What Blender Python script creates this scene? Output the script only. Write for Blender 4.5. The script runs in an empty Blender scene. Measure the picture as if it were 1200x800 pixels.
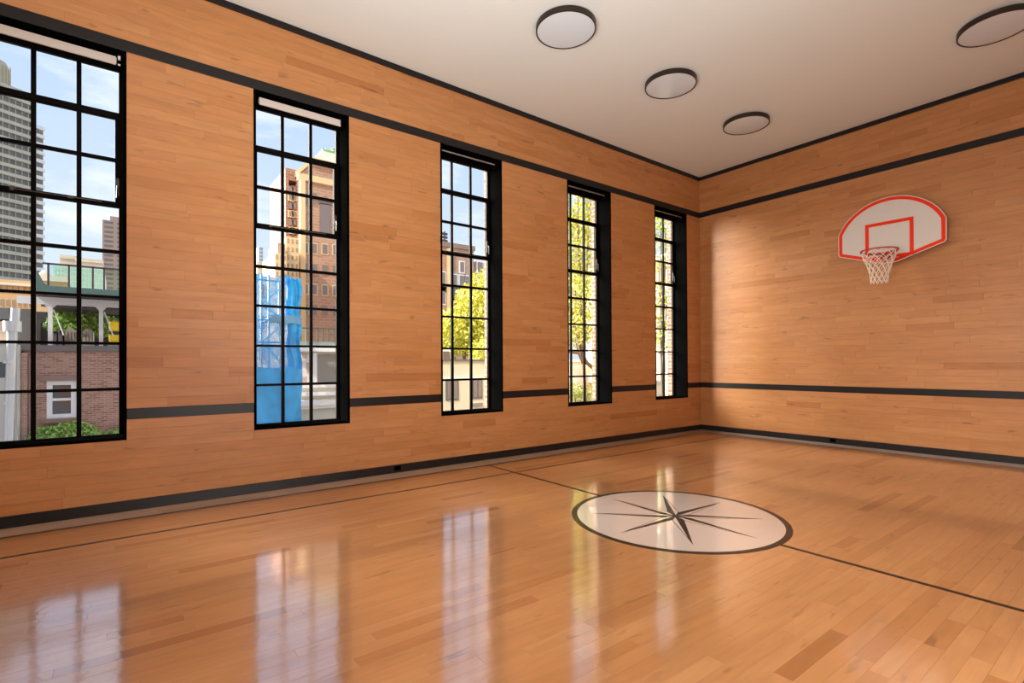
import bpy, bmesh, math, random
from math import pi, sin, cos, radians
from mathutils import Vector, Matrix
random.seed(7)
C = bpy.context.scene.collection
sc = bpy.context.scene

# ------------------------------------------------------------------ camera
# windows wall = plane x 0, hoop wall = plane y 0, floor = z 0, metres
CX, CY, CZ = 6.054, -9.466, 1.37
YAW, PITCH, ROLL = 0.92071, 0.006256, -0.005266
FPX = 601.67
SX, SY = 0.0217, 21.827
fw = Vector((-sin(YAW) * cos(PITCH), cos(YAW) * cos(PITCH), sin(PITCH)))
rt0 = Vector((cos(YAW), sin(YAW), 0)); up0 = rt0.cross(fw)
rt = rt0 * cos(ROLL) + up0 * sin(ROLL)
up = up0 * cos(ROLL) - rt0 * sin(ROLL)
cam_d = bpy.data.cameras.new('camera'); cam = bpy.data.objects.new('camera', cam_d); C.objects.link(cam)
m = Matrix((rt, up, -fw)).transposed().to_4x4(); m.translation = (CX, CY, CZ)
cam.matrix_world = m
cam_d.sensor_width = 36; cam_d.sensor_fit = 'HORIZONTAL'
cam_d.lens = FPX / 1200 * 36
cam_d.shift_x = -SX / 1200; cam_d.shift_y = SY / 1200
cam_d.clip_start = 0.05; cam_d.clip_end = 1500
sc.camera = cam

# ------------------------------------------------------------------ view and light
sc.view_settings.view_transform = 'Standard'
sc.view_settings.look = 'None'
sc.view_settings.gamma = 1
sc.view_settings.exposure = 0.08
sc.cycles.max_bounces = 8
sc.cycles.diffuse_bounces = 4
sc.cycles.glossy_bounces = 4
sc.cycles.transparent_max_bounces = 16
sc.cycles.sample_clamp_indirect = 6
sc.cycles.use_denoising = True
sc.cycles.caustics_reflective = False
sc.cycles.caustics_refractive = False

world = bpy.data.worlds.new('world'); sc.world = world; world.use_nodes = True
nt = world.node_tree; nt.nodes.clear()
def N(nt, t, **k):
    n = nt.nodes.new(t)
    for a, b in k.items(): setattr(n, a, b)
    return n
tc = N(nt, 'ShaderNodeTexCoord'); sep = N(nt, 'ShaderNodeSeparateXYZ')
nt.links.new(tc.outputs['Generated'], sep.inputs[0])
ramp = N(nt, 'ShaderNodeValToRGB')
ramp.color_ramp.elements[0].position = 0.0; ramp.color_ramp.elements[0].color = (0.72, 0.80, 0.90, 1)
ramp.color_ramp.elements[1].position = 0.62; ramp.color_ramp.elements[1].color = (0.36, 0.53, 0.84, 1)
nt.links.new(sep.outputs['Z'], ramp.inputs[0])
mp = N(nt, 'ShaderNodeMapping'); mp.inputs['Scale'].default_value = (2.2, 2.2, 6.5); mp.inputs['Location'].default_value = (3.1, 1.4, 0.35)
nz = N(nt, 'ShaderNodeTexNoise'); nz.inputs['Scale'].default_value = 1.6; nz.inputs['Detail'].default_value = 8; nz.inputs['Roughness'].default_value = 0.58
nt.links.new(tc.outputs['Generated'], mp.inputs[0]); nt.links.new(mp.outputs[0], nz.inputs['Vector'])
cr = N(nt, 'ShaderNodeValToRGB')
cr.color_ramp.elements[0].position = 0.50; cr.color_ramp.elements[0].color = (0, 0, 0, 1)
cr.color_ramp.elements[1].position = 0.74; cr.color_ramp.elements[1].color = (1, 1, 1, 1)
nt.links.new(nz.outputs['Fac'], cr.inputs[0])
mx = N(nt, 'ShaderNodeMix', data_type='RGBA')
nt.links.new(cr.outputs[0], mx.inputs[0]); nt.links.new(ramp.outputs[0], mx.inputs[6]); mx.inputs[7].default_value = (1.0, 1.02, 1.06, 1)
bg = N(nt, 'ShaderNodeBackground'); bg.inputs['Strength'].default_value = 1.18
wo = N(nt, 'ShaderNodeOutputWorld')
nt.links.new(mx.outputs[2], bg.inputs[0]); nt.links.new(bg.outputs[0], wo.inputs[0])

sun_d = bpy.data.lights.new('sun', 'SUN'); sun_d.energy = 2.8; sun_d.angle = radians(0.6); sun_d.color = (1.0, 0.88, 0.68)
sun = bpy.data.objects.new('sun', sun_d); C.objects.link(sun)
S = Vector((0.45, -0.65, 0.60)).normalized()
sun.rotation_euler = S.to_track_quat('Z', 'Y').to_euler()

def area(name, loc, direction, sx, sy, power, col):
    d = bpy.data.lights.new(name, 'AREA'); d.shape = 'RECTANGLE'; d.size = sx; d.size_y = sy; d.energy = power; d.color = col
    o = bpy.data.objects.new(name, d); C.objects.link(o); o.location = loc
    o.rotation_euler = (-Vector(direction)).to_track_quat('Z', 'Y').to_euler()
    return o
# added soft fill lamps out of view; right and rear walls have no openings
area('fill_right', (6.42, -7.6, 2.0), (-1, 0.0, 0.22), 3.0, 6.0, 255, (1.0, 0.98, 0.95))
area('fill_rear', (4.4, -9.3, 1.9), (-0.05, 0.8, 1.0), 3.0, 2.2, 215, (0.96, 1.0, 1.0))
# added second sun, very broad, slanting in to brighten the hoop wall
fs_d = bpy.data.lights.new('fill_sun', 'SUN'); fs_d.energy = 23.0; fs_d.angle = radians(46); fs_d.color = (1.0, 0.93, 0.82)
hz = bpy.data.objects.new('fill_sun', fs_d); C.objects.link(hz)
hz.rotation_euler = Vector((-0.70, -0.72, 0.42)).to_track_quat('Z', 'Y').to_euler()

# ------------------------------------------------------------------ helpers
def at(px, py, X):
    d = fw + rt * ((px - 600 - SX) / FPX) - up * ((py - 400 - SY) / FPX)
    t = (X - CX) / d.x
    return Vector((CX, CY, CZ)) + d * t
def aty(px, py, Y):
    d = fw + rt * ((px - 600 - SX) / FPX) - up * ((py - 400 - SY) / FPX)
    t = (Y - CY) / d.y
    return Vector((CX, CY, CZ)) + d * t
def proj(p):
    d = Vector(p) - Vector((CX, CY, CZ)); z = d.dot(fw)
    if z < 0.05: return None
    return (600 + SX + FPX * d.dot(rt) / z, 400 + SY - FPX * d.dot(up) / z)

class MB:
    def __init__(s): s.v = []; s.f = []; s.t = []; s.tone = 0.5
    def face(s, *idx): s.f.append(idx); s.t.append(s.tone)
    def quad(s, a, b, c, d):
        n = len(s.v); s.v += [tuple(a), tuple(b), tuple(c), tuple(d)]; s.face(n, n+1, n+2, n+3)
    def box(s, a, b, o=None, u=None, w=None):
        """axis box a..b; with o,u given: local frame (u along, w across, z up)"""
        x0, y0, z0 = [min(p, q) for p, q in zip(a, b)]; x1, y1, z1 = [max(p, q) for p, q in zip(a, b)]
        n = len(s.v)
        P = [(x0,y0,z0),(x1,y0,z0),(x1,y1,z0),(x0,y1,z0),(x0,y0,z1),(x1,y0,z1),(x1,y1,z1),(x0,y1,z1)]
        if o is not None:
            P = [tuple(Vector(o) + Vector(u) * p[0] + Vector(w) * p[1] + Vector((0,0,1)) * p[2]) for p in P]
        s.v += P
        for q in ((0,3,2,1),(4,5,6,7),(0,1,5,4),(1,2,6,5),(2,3,7,6),(3,0,4,7)): s.face(*[n+i for i in q])
    def tube(s, pts, r, seg=8, closed=False, r1=None, cap=True):
        pts = [Vector(p) for p in pts]; k = len(pts); base = len(s.v)
        prev = None
        for i, p in enumerate(pts):
            if closed: t = pts[(i+1) % k] - pts[i-1]
            else: t = pts[min(i+1, k-1)] - pts[max(i-1, 0)]
            t.normalize()
            ref = Vector((0,0,1)) if abs(t.z) < 0.9 else Vector((1,0,0))
            if prev is None: a = t.cross(ref).normalized()
            else: a = (prev - t * prev.dot(t)).normalized()
            prev = a; b = t.cross(a)
            rr = r if r1 is None else r + (r1 - r) * i / max(1, k-1)
            for j in range(seg):
                an = 2*pi*j/seg; s.v.append(tuple(p + (a*cos(an) + b*sin(an)) * rr))
        for i in range(k if closed else k-1):
            i2 = (i+1) % k
            for j in range(seg):
                j2 = (j+1) % seg
                s.face(base+i*seg+j, base+i*seg+j2, base+i2*seg+j2, base+i2*seg+j)
        if not closed and cap:
            s.face(*[base+j for j in range(seg)][::-1]); s.face(*[base+(k-1)*seg+j for j in range(seg)])
    def lathe(s, prof, c=(0,0,0), seg=48):
        base = len(s.v); k = len(prof)
        for r, z in prof:
            for j in range(seg):
                an = 2*pi*j/seg; s.v.append((c[0]+r*cos(an), c[1]+r*sin(an), c[2]+z))
        for i in range(k-1):
            for j in range(seg):
                j2 = (j+1) % seg
                s.face(base+i*seg+j, base+i*seg+j2, base+(i+1)*seg+j2, base+(i+1)*seg+j)
    def prism(s, poly, fn, d0, d1):
        """poly: list of (u,v); fn(u,v,d)->xyz"""
        n = len(s.v); k = len(poly)
        s.v += [tuple(fn(u, v, d0)) for u, v in poly] + [tuple(fn(u, v, d1)) for u, v in poly]
        s.face(*[n+i for i in range(k)][::-1]); s.face(*[n+k+i for i in range(k)])
        for i in range(k):
            j = (i+1) % k; s.face(n+i, n+j, n+k+j, n+k+i)
    def band(s, outer, inner, fn, d0, d1):
        """ring between two outlines with equal point counts, extruded"""
        n = len(s.v); k = len(outer)
        for d in (d0, d1):
            s.v += [tuple(fn(u, v, d)) for u, v in outer]; s.v += [tuple(fn(u, v, d)) for u, v in inner]
        for i in range(k):
            j = (i+1) % k
            o0, i0, o1, i1 = n, n+k, n+2*k, n+3*k
            s.face(o1+i, o1+j, i1+j, i1+i); s.face(o0+i, i0+i, i0+j, o0+j)
            s.face(o0+i, o0+j, o1+j, o1+i); s.face(i0+i, i1+i, i1+j, i0+j)
    def build(s, name, mat, parent=None, smooth=False, origin=None):
        me = bpy.data.meshes.new(name)
        og = Vector(origin) if origin is not None else Vector((0,0,0))
        vs = [tuple(Vector(v) - og) for v in s.v] if origin is not None else s.v
        me.from_pydata(vs, [], s.f)
        at_ = me.attributes.new('tone', 'FLOAT', 'FACE'); at_.data.foreach_set('value', s.t)
        bm = bmesh.new(); bm.from_mesh(me); bmesh.ops.recalc_face_normals(bm, faces=bm.faces); bm.to_mesh(me); bm.free()
        if smooth:
            me.polygons.foreach_set('use_smooth', [True]*len(me.polygons))
        me.materials.append(mat)
        o = bpy.data.objects.new(name, me); C.objects.link(o); o.location = og
        if parent is not None:
            o.parent = parent
            o.matrix_parent_inverse = Matrix.Translation(-Vector(parent.location)) if parent.parent is None else (Matrix.Translation(-Vector(parent.location)))
        return o

def tag(o, label=None, cat=None, group=None, kind=None):
    if label: o['label'] = label
    if cat: o['category'] = cat
    if group: o['group'] = group
    if kind: o['kind'] = kind
    return o
def empty(name, loc=(0,0,0), label=None, cat=None, group=None, kind=None):
    o = bpy.data.objects.new(name, None); C.objects.link(o); o.location = loc; o.empty_display_size = 0.1
    return tag(o, label, cat, group, kind)
def smooth_by(o, ang=35):
    me = o.data
    me.polygons.foreach_set('use_smooth', [True]*len(me.polygons))
    me.set_sharp_from_angle(angle=radians(ang))
    return o

# ------------------------------------------------------------------ materials
def mat(name, col=(0.5,0.5,0.5), rough=0.5, metal=0.0, spec=0.5, noise=0.0, nscale=8.0, coat=0.0, coat_rough=0.1, emit=None, bump=0.0):
    m_ = bpy.data.materials.new(name); m_.use_nodes = True; t = m_.node_tree
    b = t.nodes['Principled BSDF']
    b.inputs['Base Color'].default_value = (*col, 1); b.inputs['Roughness'].default_value = rough; b.inputs['Metallic'].default_value = metal
    b.inputs['Specular IOR Level'].default_value = spec; b.inputs['Coat Weight'].default_value = coat; b.inputs['Coat Roughness'].default_value = coat_rough
    if noise or bump:
        g = N(t, 'ShaderNodeNewGeometry'); n = N(t, 'ShaderNodeTexNoise'); n.inputs['Scale'].default_value = nscale; n.inputs['Detail'].default_value = 4
        t.links.new(g.outputs['Position'], n.inputs['Vector'])
        if noise:
            r = N(t, 'ShaderNodeMapRange'); r.inputs['To Min'].default_value = 1-noise; r.inputs['To Max'].default_value = 1+noise
            t.links.new(n.outputs['Fac'], r.inputs['Value'])
            mm = N(t, 'ShaderNodeVectorMath', operation='SCALE'); mm.inputs[0].default_value = col
            t.links.new(r.outputs[0], mm.inputs['Scale']); t.links.new(mm.outputs[0], b.inputs['Base Color'])
        if bump:
            bp = N(t, 'ShaderNodeBump'); bp.inputs['Strength'].default_value = bump; bp.inputs['Distance'].default_value = 0.01
            t.links.new(n.outputs['Fac'], bp.inputs['Height']); t.links.new(bp.outputs[0], b.inputs['Normal'])
    return m_

def wood(name, axis, dark, mid, light, rough, coat, coat_rough, coat_ior=1.5, spec=0.35, wav=0.0):
    """maple strip: tone per board from the mesh attribute, grain stretched along the board axis"""
    m_ = bpy.data.materials.new(name); m_.use_nodes = True; t = m_.node_tree; b = t.nodes['Principled BSDF']
    at_ = N(t, 'ShaderNodeAttribute', attribute_name='tone')
    g = N(t, 'ShaderNodeNewGeometry')
    off = N(t, 'ShaderNodeVectorMath', operation='SCALE'); off.inputs[0].default_value = (37.1, 91.7, 53.3)
    t.links.new(at_.outputs['Fac'], off.inputs['Scale'])
    ad = N(t, 'ShaderNodeVectorMath', operation='ADD'); t.links.new(g.outputs['Position'], ad.inputs[0]); t.links.new(off.outputs[0], ad.inputs[1])
    def stretched(sc_long, sc_cross, detail, dist=0.0):
        mpn = N(t, 'ShaderNodeMapping'); s_ = [sc_cross]*3; s_[axis] = sc_long; mpn.inputs['Scale'].default_value = s_
        t.links.new(ad.outputs[0], mpn.inputs[0])
        n = N(t, 'ShaderNodeTexNoise'); n.inputs['Scale'].default_value = 1.0; n.inputs['Detail'].default_value = detail; n.inputs['Distortion'].default_value = dist
        t.links.new(mpn.outputs[0], n.inputs['Vector']); return n
    grain = stretched(2.5, 60, 3); fig = stretched(1.6, 9, 3, 1.2); knot = stretched(3.5, 16, 2, 0.4)
    rampn = N(t, 'ShaderNodeValToRGB'); e = rampn.color_ramp.elements
    e[0].position = 0.0; e[0].color = (*dark, 1); e[1].position = 1.0; e[1].color = (*light, 1)
    k = e.new(0.30); k.color = (*mid, 1); k = e.new(0.7); k.color = (*[(a+b_)/2 for a, b_ in zip(mid, light)], 1)
    t.links.new(at_.outputs['Fac'], rampn.inputs[0])
    r1 = N(t, 'ShaderNodeMapRange'); r1.inputs['From Min'].default_value = 0.3; r1.inputs['From Max'].default_value = 0.7; r1.inputs['To Min'].default_value = 0.95; r1.inputs['To Max'].default_value = 1.05
    t.links.new(grain.outputs['Fac'], r1.inputs['Value'])
    r2 = N(t, 'ShaderNodeMapRange'); r2.inputs['From Min'].default_value = 0.3; r2.inputs['From Max'].default_value = 0.7; r2.inputs['To Min'].default_value = 0.90; r2.inputs['To Max'].default_value = 1.08
    t.links.new(fig.outputs['Fac'], r2.inputs['Value'])
    r3 = N(t, 'ShaderNodeMapRange'); r3.inputs['From Min'].default_value = 0.66; r3.inputs['From Max'].default_value = 0.76; r3.inputs['To Min'].default_value = 1.0; r3.inputs['To Max'].default_value = 0.62
    t.links.new(knot.outputs['Fac'], r3.inputs['Value'])
    m1 = N(t, 'ShaderNodeMath', operation='MULTIPLY'); t.links.new(r1.outputs[0], m1.inputs[0]); t.links.new(r2.outputs[0], m1.inputs[1])
    m2 = N(t, 'ShaderNodeMath', operation='MULTIPLY'); t.links.new(m1.outputs[0], m2.inputs[0]); t.links.new(r3.outputs[0], m2.inputs[1])
    vs = N(t, 'ShaderNodeVectorMath', operation='SCALE'); t.links.new(rampn.outputs[0], vs.inputs[0]); t.links.new(m2.outputs[0], vs.inputs['Scale'])
    t.links.new(vs.outputs[0], b.inputs['Base Color'])
    b.inputs['Roughness'].default_value = rough; b.inputs['Specular IOR Level'].default_value = spec
    b.inputs['Coat Weight'].default_value = coat; b.inputs['Coat Roughness'].default_value = coat_rough; b.inputs['Coat IOR'].default_value = coat_ior
    if wav:
        n = N(t, 'ShaderNodeTexNoise'); n.inputs['Scale'].default_value = 28; n.inputs['Detail'].default_value = 5
        t.links.new(g.outputs['Position'], n.inputs['Vector'])
        bp = N(t, 'ShaderNodeBump'); bp.inputs['Strength'].default_value = wav; bp.inputs['Distance'].default_value = 0.002
        t.links.new(n.outputs['Fac'], bp.inputs['Height']); t.links.new(bp.outputs[0], b.inputs['Coat Normal'])
    return m_

def brick(name, c1, c2, mortar, bw=0.215, bh=0.075, rough=0.85, ms=0.012):
    m_ = bpy.data.materials.new(name); m_.use_nodes = True; t = m_.node_tree; b = t.nodes['Principled BSDF']
    g = N(t, 'ShaderNodeNewGeometry'); s_ = N(t, 'ShaderNodeSeparateXYZ'); t.links.new(g.outputs['Position'], s_.inputs[0])
    a = N(t, 'ShaderNodeMath', operation='ADD'); t.links.new(s_.outputs['X'], a.inputs[0]); t.links.new(s_.outputs['Y'], a.inputs[1])
    cmb = N(t, 'ShaderNodeCombineXYZ'); t.links.new(a.outputs[0], cmb.inputs[0]); t.links.new(s_.outputs['Z'], cmb.inputs[1])
    bt = N(t, 'ShaderNodeTexBrick'); t.links.new(cmb.outputs[0], bt.inputs['Vector'])
    bt.inputs['Scale'].default_value = 1.0; bt.inputs['Brick Width'].default_value = bw; bt.inputs['Row Height'].default_value = bh
    bt.inputs['Mortar Size'].default_value = ms; bt.inputs['Color1'].default_value = (*c1, 1); bt.inputs['Color2'].default_value = (*c2, 1); bt.inputs['Mortar'].default_value = (*mortar, 1)
    t.links.new(bt.outputs['Color'], b.inputs['Base Color']); b.inputs['Roughness'].default_value = rough
    bp = N(t, 'ShaderNodeBump'); bp.inputs['Strength'].default_value = 0.4; bp.inputs['Distance'].default_value = 0.01; bp.invert = True
    t.links.new(bt.outputs['Fac'], bp.inputs['Height']); t.links.new(bp.outputs[0], b.inputs['Normal'])
    return m_

def glass_mat(name, tint=(0.97,0.985,0.98), refl=1.0, rough=0.0):
    m_ = bpy.data.materials.new(name); m_.use_nodes = True; t = m_.node_tree; t.nodes.clear()
    o = N(t, 'ShaderNodeOutputMaterial'); tr = N(t, 'ShaderNodeBsdfTransparent'); tr.inputs[0].default_value = (*tint, 1)
    gl = N(t, 'ShaderNodeBsdfGlossy'); gl.inputs['Roughness'].default_value = rough
    fr = N(t, 'ShaderNodeFresnel'); fr.inputs['IOR'].default_value = 1.45
    mm = N(t, 'ShaderNodeMath', operation='MULTIPLY'); mm.inputs[1].default_value = refl; t.links.new(fr.outputs[0], mm.inputs[0])
    ms = N(t, 'ShaderNodeMixShader'); t.links.new(mm.outputs[0], ms.inputs[0]); t.links.new(tr.outputs[0], ms.inputs[1]); t.links.new(gl.outputs[0], ms.inputs[2])
    t.links.new(ms.outputs[0], o.inputs[0]); return m_

D1, D2, D3 = (0.40, 0.160, 0.050), (0.47, 0.205, 0.070), (0.54, 0.262, 0.105)
M_floor = wood('maple_floor', 1, (0.32,0.12,0.038), (0.475,0.22,0.082), (0.57,0.295,0.125), 0.35, 1.0, 0.09, 3.2, wav=0.25)
M_border = wood('maple_border_x', 0, (0.66,0.57,0.50), (0.72,0.63,0.56), (0.78,0.69,0.62), 0.32, 1.0, 0.12, 1.5)
M_border_y = wood('maple_border_y', 1, (0.60,0.42,0.28), (0.66,0.47,0.33), (0.72,0.53,0.38), 0.32, 1.0, 0.12, 1.5)
M_wall_l = wood('maple_wall_left', 1, D1, D2, D3, 0.45, 0.12, 0.3)
M_wall_b = wood('maple_wall_back', 0, D1, D2, D3, 0.45, 0.15, 0.3)
M_wall_plain = mat('maple_wall_plain', D2, 0.45, noise=0.06, nscale=3)
M_sub = mat('subfloor', (0.30,0.14,0.06), 0.6)
M_band = mat('charcoal_painted_wood', (0.014,0.0125,0.013), 0.36, spec=0.25, noise=0.06, nscale=30)
M_line = mat('floor_line_paint', (0.014,0.008,0.006), 0.4, coat=0.25, coat_rough=0.08)
M_ceil = mat('ceiling_paint', (0.80,0.86,0.84), 0.9, spec=0.2, noise=0.012, nscale=2)
M_black = mat('black_gloss_paint', (0.002,0.002,0.002), 0.3, spec=0.0)
M_steel = mat('black_steel_window', (0.0045,0.0035,0.003), 0.36, spec=0.04)
M_glass = glass_mat('window_glass', refl=0.22)
M_hard = mat('worn_steel', (0.10,0.09,0.085), 0.4, metal=1.0)
M_shade = mat('shade_fabric', (0.62,0.57,0.52), 0.8, noise=0.03, nscale=90)
M_alu = mat('brushed_aluminium', (0.55,0.54,0.52), 0.35, metal=1.0)
M_white = mat('white_plastic', (0.8,0.8,0.78), 0.4)
M_med = mat('medallion_white', (0.66,0.56,0.50), 0.3, coat=1.0, coat_rough=0.06)
M_medl = mat('medallion_cream', (0.74,0.62,0.52), 0.3, coat=1.0, coat_rough=0.06)
M_medk = mat('medallion_black', (0.014,0.009,0.007), 0.4, coat=0.25, coat_rough=0.06)
for _m in (M_med, M_medl, M_medk, M_line): _m.node_tree.nodes['Principled BSDF'].inputs['Coat IOR'].default_value = 1.75 if _m in (M_med, M_medl) else 1.4
M_bronze = mat('dark_bronze', (0.045,0.032,0.024), 0.4, metal=0.6)
M_diff = mat('acrylic_diffuser', (0.74,0.86,0.95), 0.22, coat=0.6, coat_rough=0.12)
M_board = mat('backboard_white', (0.66,0.62,0.58), 0.4)
M_orange = mat('backboard_orange', (0.82,0.035,0.002), 0.5, spec=0.2)
M_rim = mat('rim_orange_steel', (0.50,0.02,0.012), 0.35, coat=0.4)
M_net = mat('net_cord', (0.88,0.80,0.70), 0.85)

# ------------------------------------------------------------------ measured dimensions
W, L, H = 6.56, 11.06, 5.167
ZB, Z1, Z2, Z3, Z4, ZC = 0.0986, 0.860, 0.962, 4.337, 4.443, 5.100
WIN = [(-10.465, -9.428), (-8.337, -7.298), (-6.057, -5.032), (-3.727, -2.684), (-1.475, -0.448)]
WZ0, WZ1 = 0.668, 4.337
XO = -0.47      # outer face of the wall

# ------------------------------------------------------------------ setting: slabs
def struct(mb, name, material, parent=None, **k):
    o = mb.build(name, material, parent, **k)
    if parent is None: o['kind'] = 'structure'
    return o
mb = MB(); mb.box((-0.012, -L, -0.25), (W, 0, -0.012)); floor = struct(mb, 'floor', M_sub)
tag(floor, 'glossy honey maple strip floor of the court')
mb = MB(); mb.box((XO-0.3, -L-0.3, H), (W+0.3, 0.3, H+0.25)); ceiling = struct(mb, 'ceiling', M_ceil)
tag(ceiling, 'flat cream painted ceiling')
# window wall with five openings
def wall_layer(x0, x1):
    b = MB(); b.box((x0, -L-0.3, -0.25), (x1, 0.3, WZ0)); b.box((x0, -L-0.3, WZ1), (x1, 0.3, H))
    edges = [-L-0.3] + [e for w in WIN for e in w] + [0.3]
    for i in range(0, len(edges), 2): b.box((x0, edges[i], WZ0), (x1, edges[i+1], WZ1))
    return b
wall_left = struct(wall_layer(-0.33, -0.012), 'wall_left', M_sub)
tag(wall_left, 'maple clad wall with five tall black steel windows')
M_brickx = brick('exterior_brick', (0.22,0.085,0.045), (0.28,0.125,0.065), (0.30,0.24,0.19))
tag(wall_layer(XO, -0.33).build('brick_facing', M_brickx, wall_left), 'red brick outer face of the window wall')
mb = MB(); mb.box((-0.33, 0.012, -0.25), (W+0.3, 0.3, H)); wall_back = struct(mb, 'wall_back', M_sub)
tag(wall_back, 'maple clad end wall that carries the hoop')
mb = MB(); mb.box((W, -L-0.3, -0.25), (W+0.3, 0.012, H)); struct(mb, 'wall_right', M_wall_plain)
mb = MB(); mb.box((-0.012, -L-0.3, -0.25), (W, -L, H)); struct(mb, 'wall_rear', M_wall_plain)

# ------------------------------------------------------------------ boards
def poly_area(pts):
    if any(p is None for p in pts): return 0
    cx = sum(p[0] for p in pts)/len(pts); cy = sum(p[1] for p in pts)/len(pts)
    pts = [(min(1210, max(-10, x)), min(810, max(-10, y))) for x, y in pts]
    return abs(sum(pts[i][0]*pts[(i+1) % 4][1] - pts[(i+1) % 4][0]*pts[i][1] for i in range(4))) / 2
def tone():
    r = random.random()
    if r < 0.05: return random.uniform(0.05, 0.25)
    return min(1, max(0, random.gauss(0.55, 0.13)))
def add_board(b, fn, u0, u1, v0, v1, depth, ch, lift, t):
    b.tone = t; n = len(b.v)
    g = 0.0003
    R = [(u0+g, v0+g), (u1-g, v0+g), (u1-g, v1-g), (u0+g, v1-g)]
    c = [(1, 1), (-1, 1), (-1, -1), (1, -1)]
    b.v += [tuple(fn(u, v, -depth)) for u, v in R] + [tuple(fn(u, v, lift-min(ch, 0.0007)*0.18 if ch < 0.0006 else lift-ch)) for u, v in R] + [tuple(fn(u+s[0]*ch, v+s[1]*ch, lift)) for (u, v), s in zip(R, c)]
    for k in (0, 4):
        for i in range(4):
            j = (i+1) % 4; b.face(n+k+i, n+k+j, n+k+4+j, n+k+4+i)
    b.face(n+8, n+9, n+10, n+11)
def boards(name, parent, material, fn, rects, ch, lift=0.0005, limit=300, depth=0.0115):
    """rects (u0,u1,v0,v1,tone); the 300 that show largest become parts, the rest one mass"""
    ranked = []
    for r in rects:
        u0, u1, v0, v1, t = r
        ranked.append((poly_area([proj(fn(u, v, 0)) for u, v in ((u0, v0), (u1, v0), (u1, v1), (u0, v1))]), r))
    ranked.sort(key=lambda q: -q[0])
    for i, (a, r) in enumerate(ranked[:limit]):
        b = MB(); l = random.uniform(0, lift)
        add_board(b, fn, *r[:4], depth, ch, l, r[4])
        b.build(name, material, parent, origin=fn((r[0]+r[1])/2, (r[2]+r[3])/2, 0))
    rest = MB()
    for a, r in ranked[limit:]: add_board(rest, fn, *r[:4], depth, ch, random.uniform(0, lift), r[4])
    if rest.f:
        o = rest.build(name + 's', material, parent); o['kind'] = 'stuff'
def rows(v0, v1, n): return [(v0 + (v1-v0)*i/n, v0 + (v1-v0)*(i+1)/n) for i in range(n)]
def run(u0, u1, lo, hi, start=None):
    out = []; u = u0 if start is None else start
    while u < u1:
        e = u + random.uniform(lo, hi)
        if u1 - e < 0.15: e = u1
        a, b_ = max(u, u0), min(e, u1)
        if b_ - a > 0.01: out.append((a, b_))
        u = e
    return out
ZR = rows(ZB, Z1, 8) + rows(Z2, Z3, 35) + rows(Z4, ZC, 7)
# left wall
fl_ = lambda u, v, d: (d, u, v)
R = []
for v0, v1 in ZR:
    for u0, u1 in run(-L, 0, 0.35, 1.35, -L - random.uniform(0, 1)):
        t = tone(); segs = [(u0, u1)]
        if v1 > WZ0 and v0 < WZ1 - 0.001:
            for w0, w1 in WIN:
                nx = []
                for a, b_ in segs:
                    if b_ <= w0 or a >= w1: nx.append((a, b_)); continue
                    if a < w0: nx.append((a, w0))
                    if b_ > w1: nx.append((w1, b_))
                    if v0 < WZ0 - 0.004: R.append((max(a, w0), min(b_, w1), v0, WZ0, t))
                segs = nx
        R += [(a, b_, v0, v1, t) for a, b_ in segs if b_ - a > 0.004]
boards('plank', wall_left, M_wall_l, fl_, R, 0.0007)
# back wall
fb_ = lambda u, v, d: (u, -d, v)
R = [(u0, u1, v0, v1, tone()) for v0, v1 in ZR for u0, u1 in run(0, W, 0.35, 1.35, -random.uniform(0, 1))]
boards('plank', wall_back, M_wall_b, fb_, R, 0.0007)
# floor: field of the court plus a paler border
BW = 0.30
ff_ = lambda u, v, d: (v, u, d)
nrow = round((W - 2*BW) / 0.0826)
R = [(u0, u1, v0, v1, tone()) for v0, v1 in rows(BW, W-BW, nrow) for u0, u1 in run(-L+BW, -BW, 0.30, 1.5, -L - random.uniform(0, 1))]
boards('plank', floor, M_floor, ff_, R, 0.0005, lift=0.0)
R = [(u0, u1, v0, v1, random.random()) for v0, v1 in rows(0.0, BW, 3) + rows(W-BW, W, 3) for u0, u1 in run(-L, 0, 0.8, 1.9)]
boards('border_plank', floor, M_border_y, ff_, R, 0.0006, lift=0.0002)
fx_ = lambda u, v, d: (u, v, d)
R = [(u0, u1, v0, v1, random.random()) for v0, v1 in rows(-BW, 0, 3) + rows(-L, -L+BW, 3) for u0, u1 in run(BW, W-BW, 0.8, 1.9)]
boards('border_plank', floor, M_border, fx_, R, 0.0006, lift=0.0002)

# ------------------------------------------------------------------ trim
def trim(name, a, b_, material=M_band, label=None):
    m_ = MB(); m_.box(a, b_); o = struct(m_, name, material); bv = o.modifiers.new('edge', 'BEVEL'); bv.width = 0.003; bv.segments = 2
    if label: o['label'] = label
    return o
trim('baseboard_left', (-0.01, -L, 0), (0.016, 0, ZB), label='charcoal baseboard under the windows')
trim('baseboard_back', (0.016, -0.016, 0), (W, 0.01, ZB), label='black baseboard under the hoop')
trim('baseboard_right', (W-0.016, -L, 0), (W+0.01, -0.016, ZB))
trim('trim_1', (-0.01, -L, Z3), (0.010, 0, Z4), label='charcoal band over the window heads')
trim('trim_2', (0.010, -0.010, Z3), (W, 0.01, Z4), label='black upper band across the hoop wall')
trim('trim_3', (-0.01, -L, ZC), (0.022, 0, H), label='thin dark moulding where window wall meets ceiling')
trim('trim_4', (0.022, -0.022, ZC), (W, 0.01, H), label='thin dark moulding where hoop wall meets ceiling')
edges = [-L] + [e for w in WIN for e in w] + [0]
k = 5
for i in range(0, len(edges), 2):
    trim('trim_%d' % k, (-0.01, edges[i], Z1), (0.006, edges[i+1], Z2), label='charcoal stripe segment between the windows'); k += 1
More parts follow.
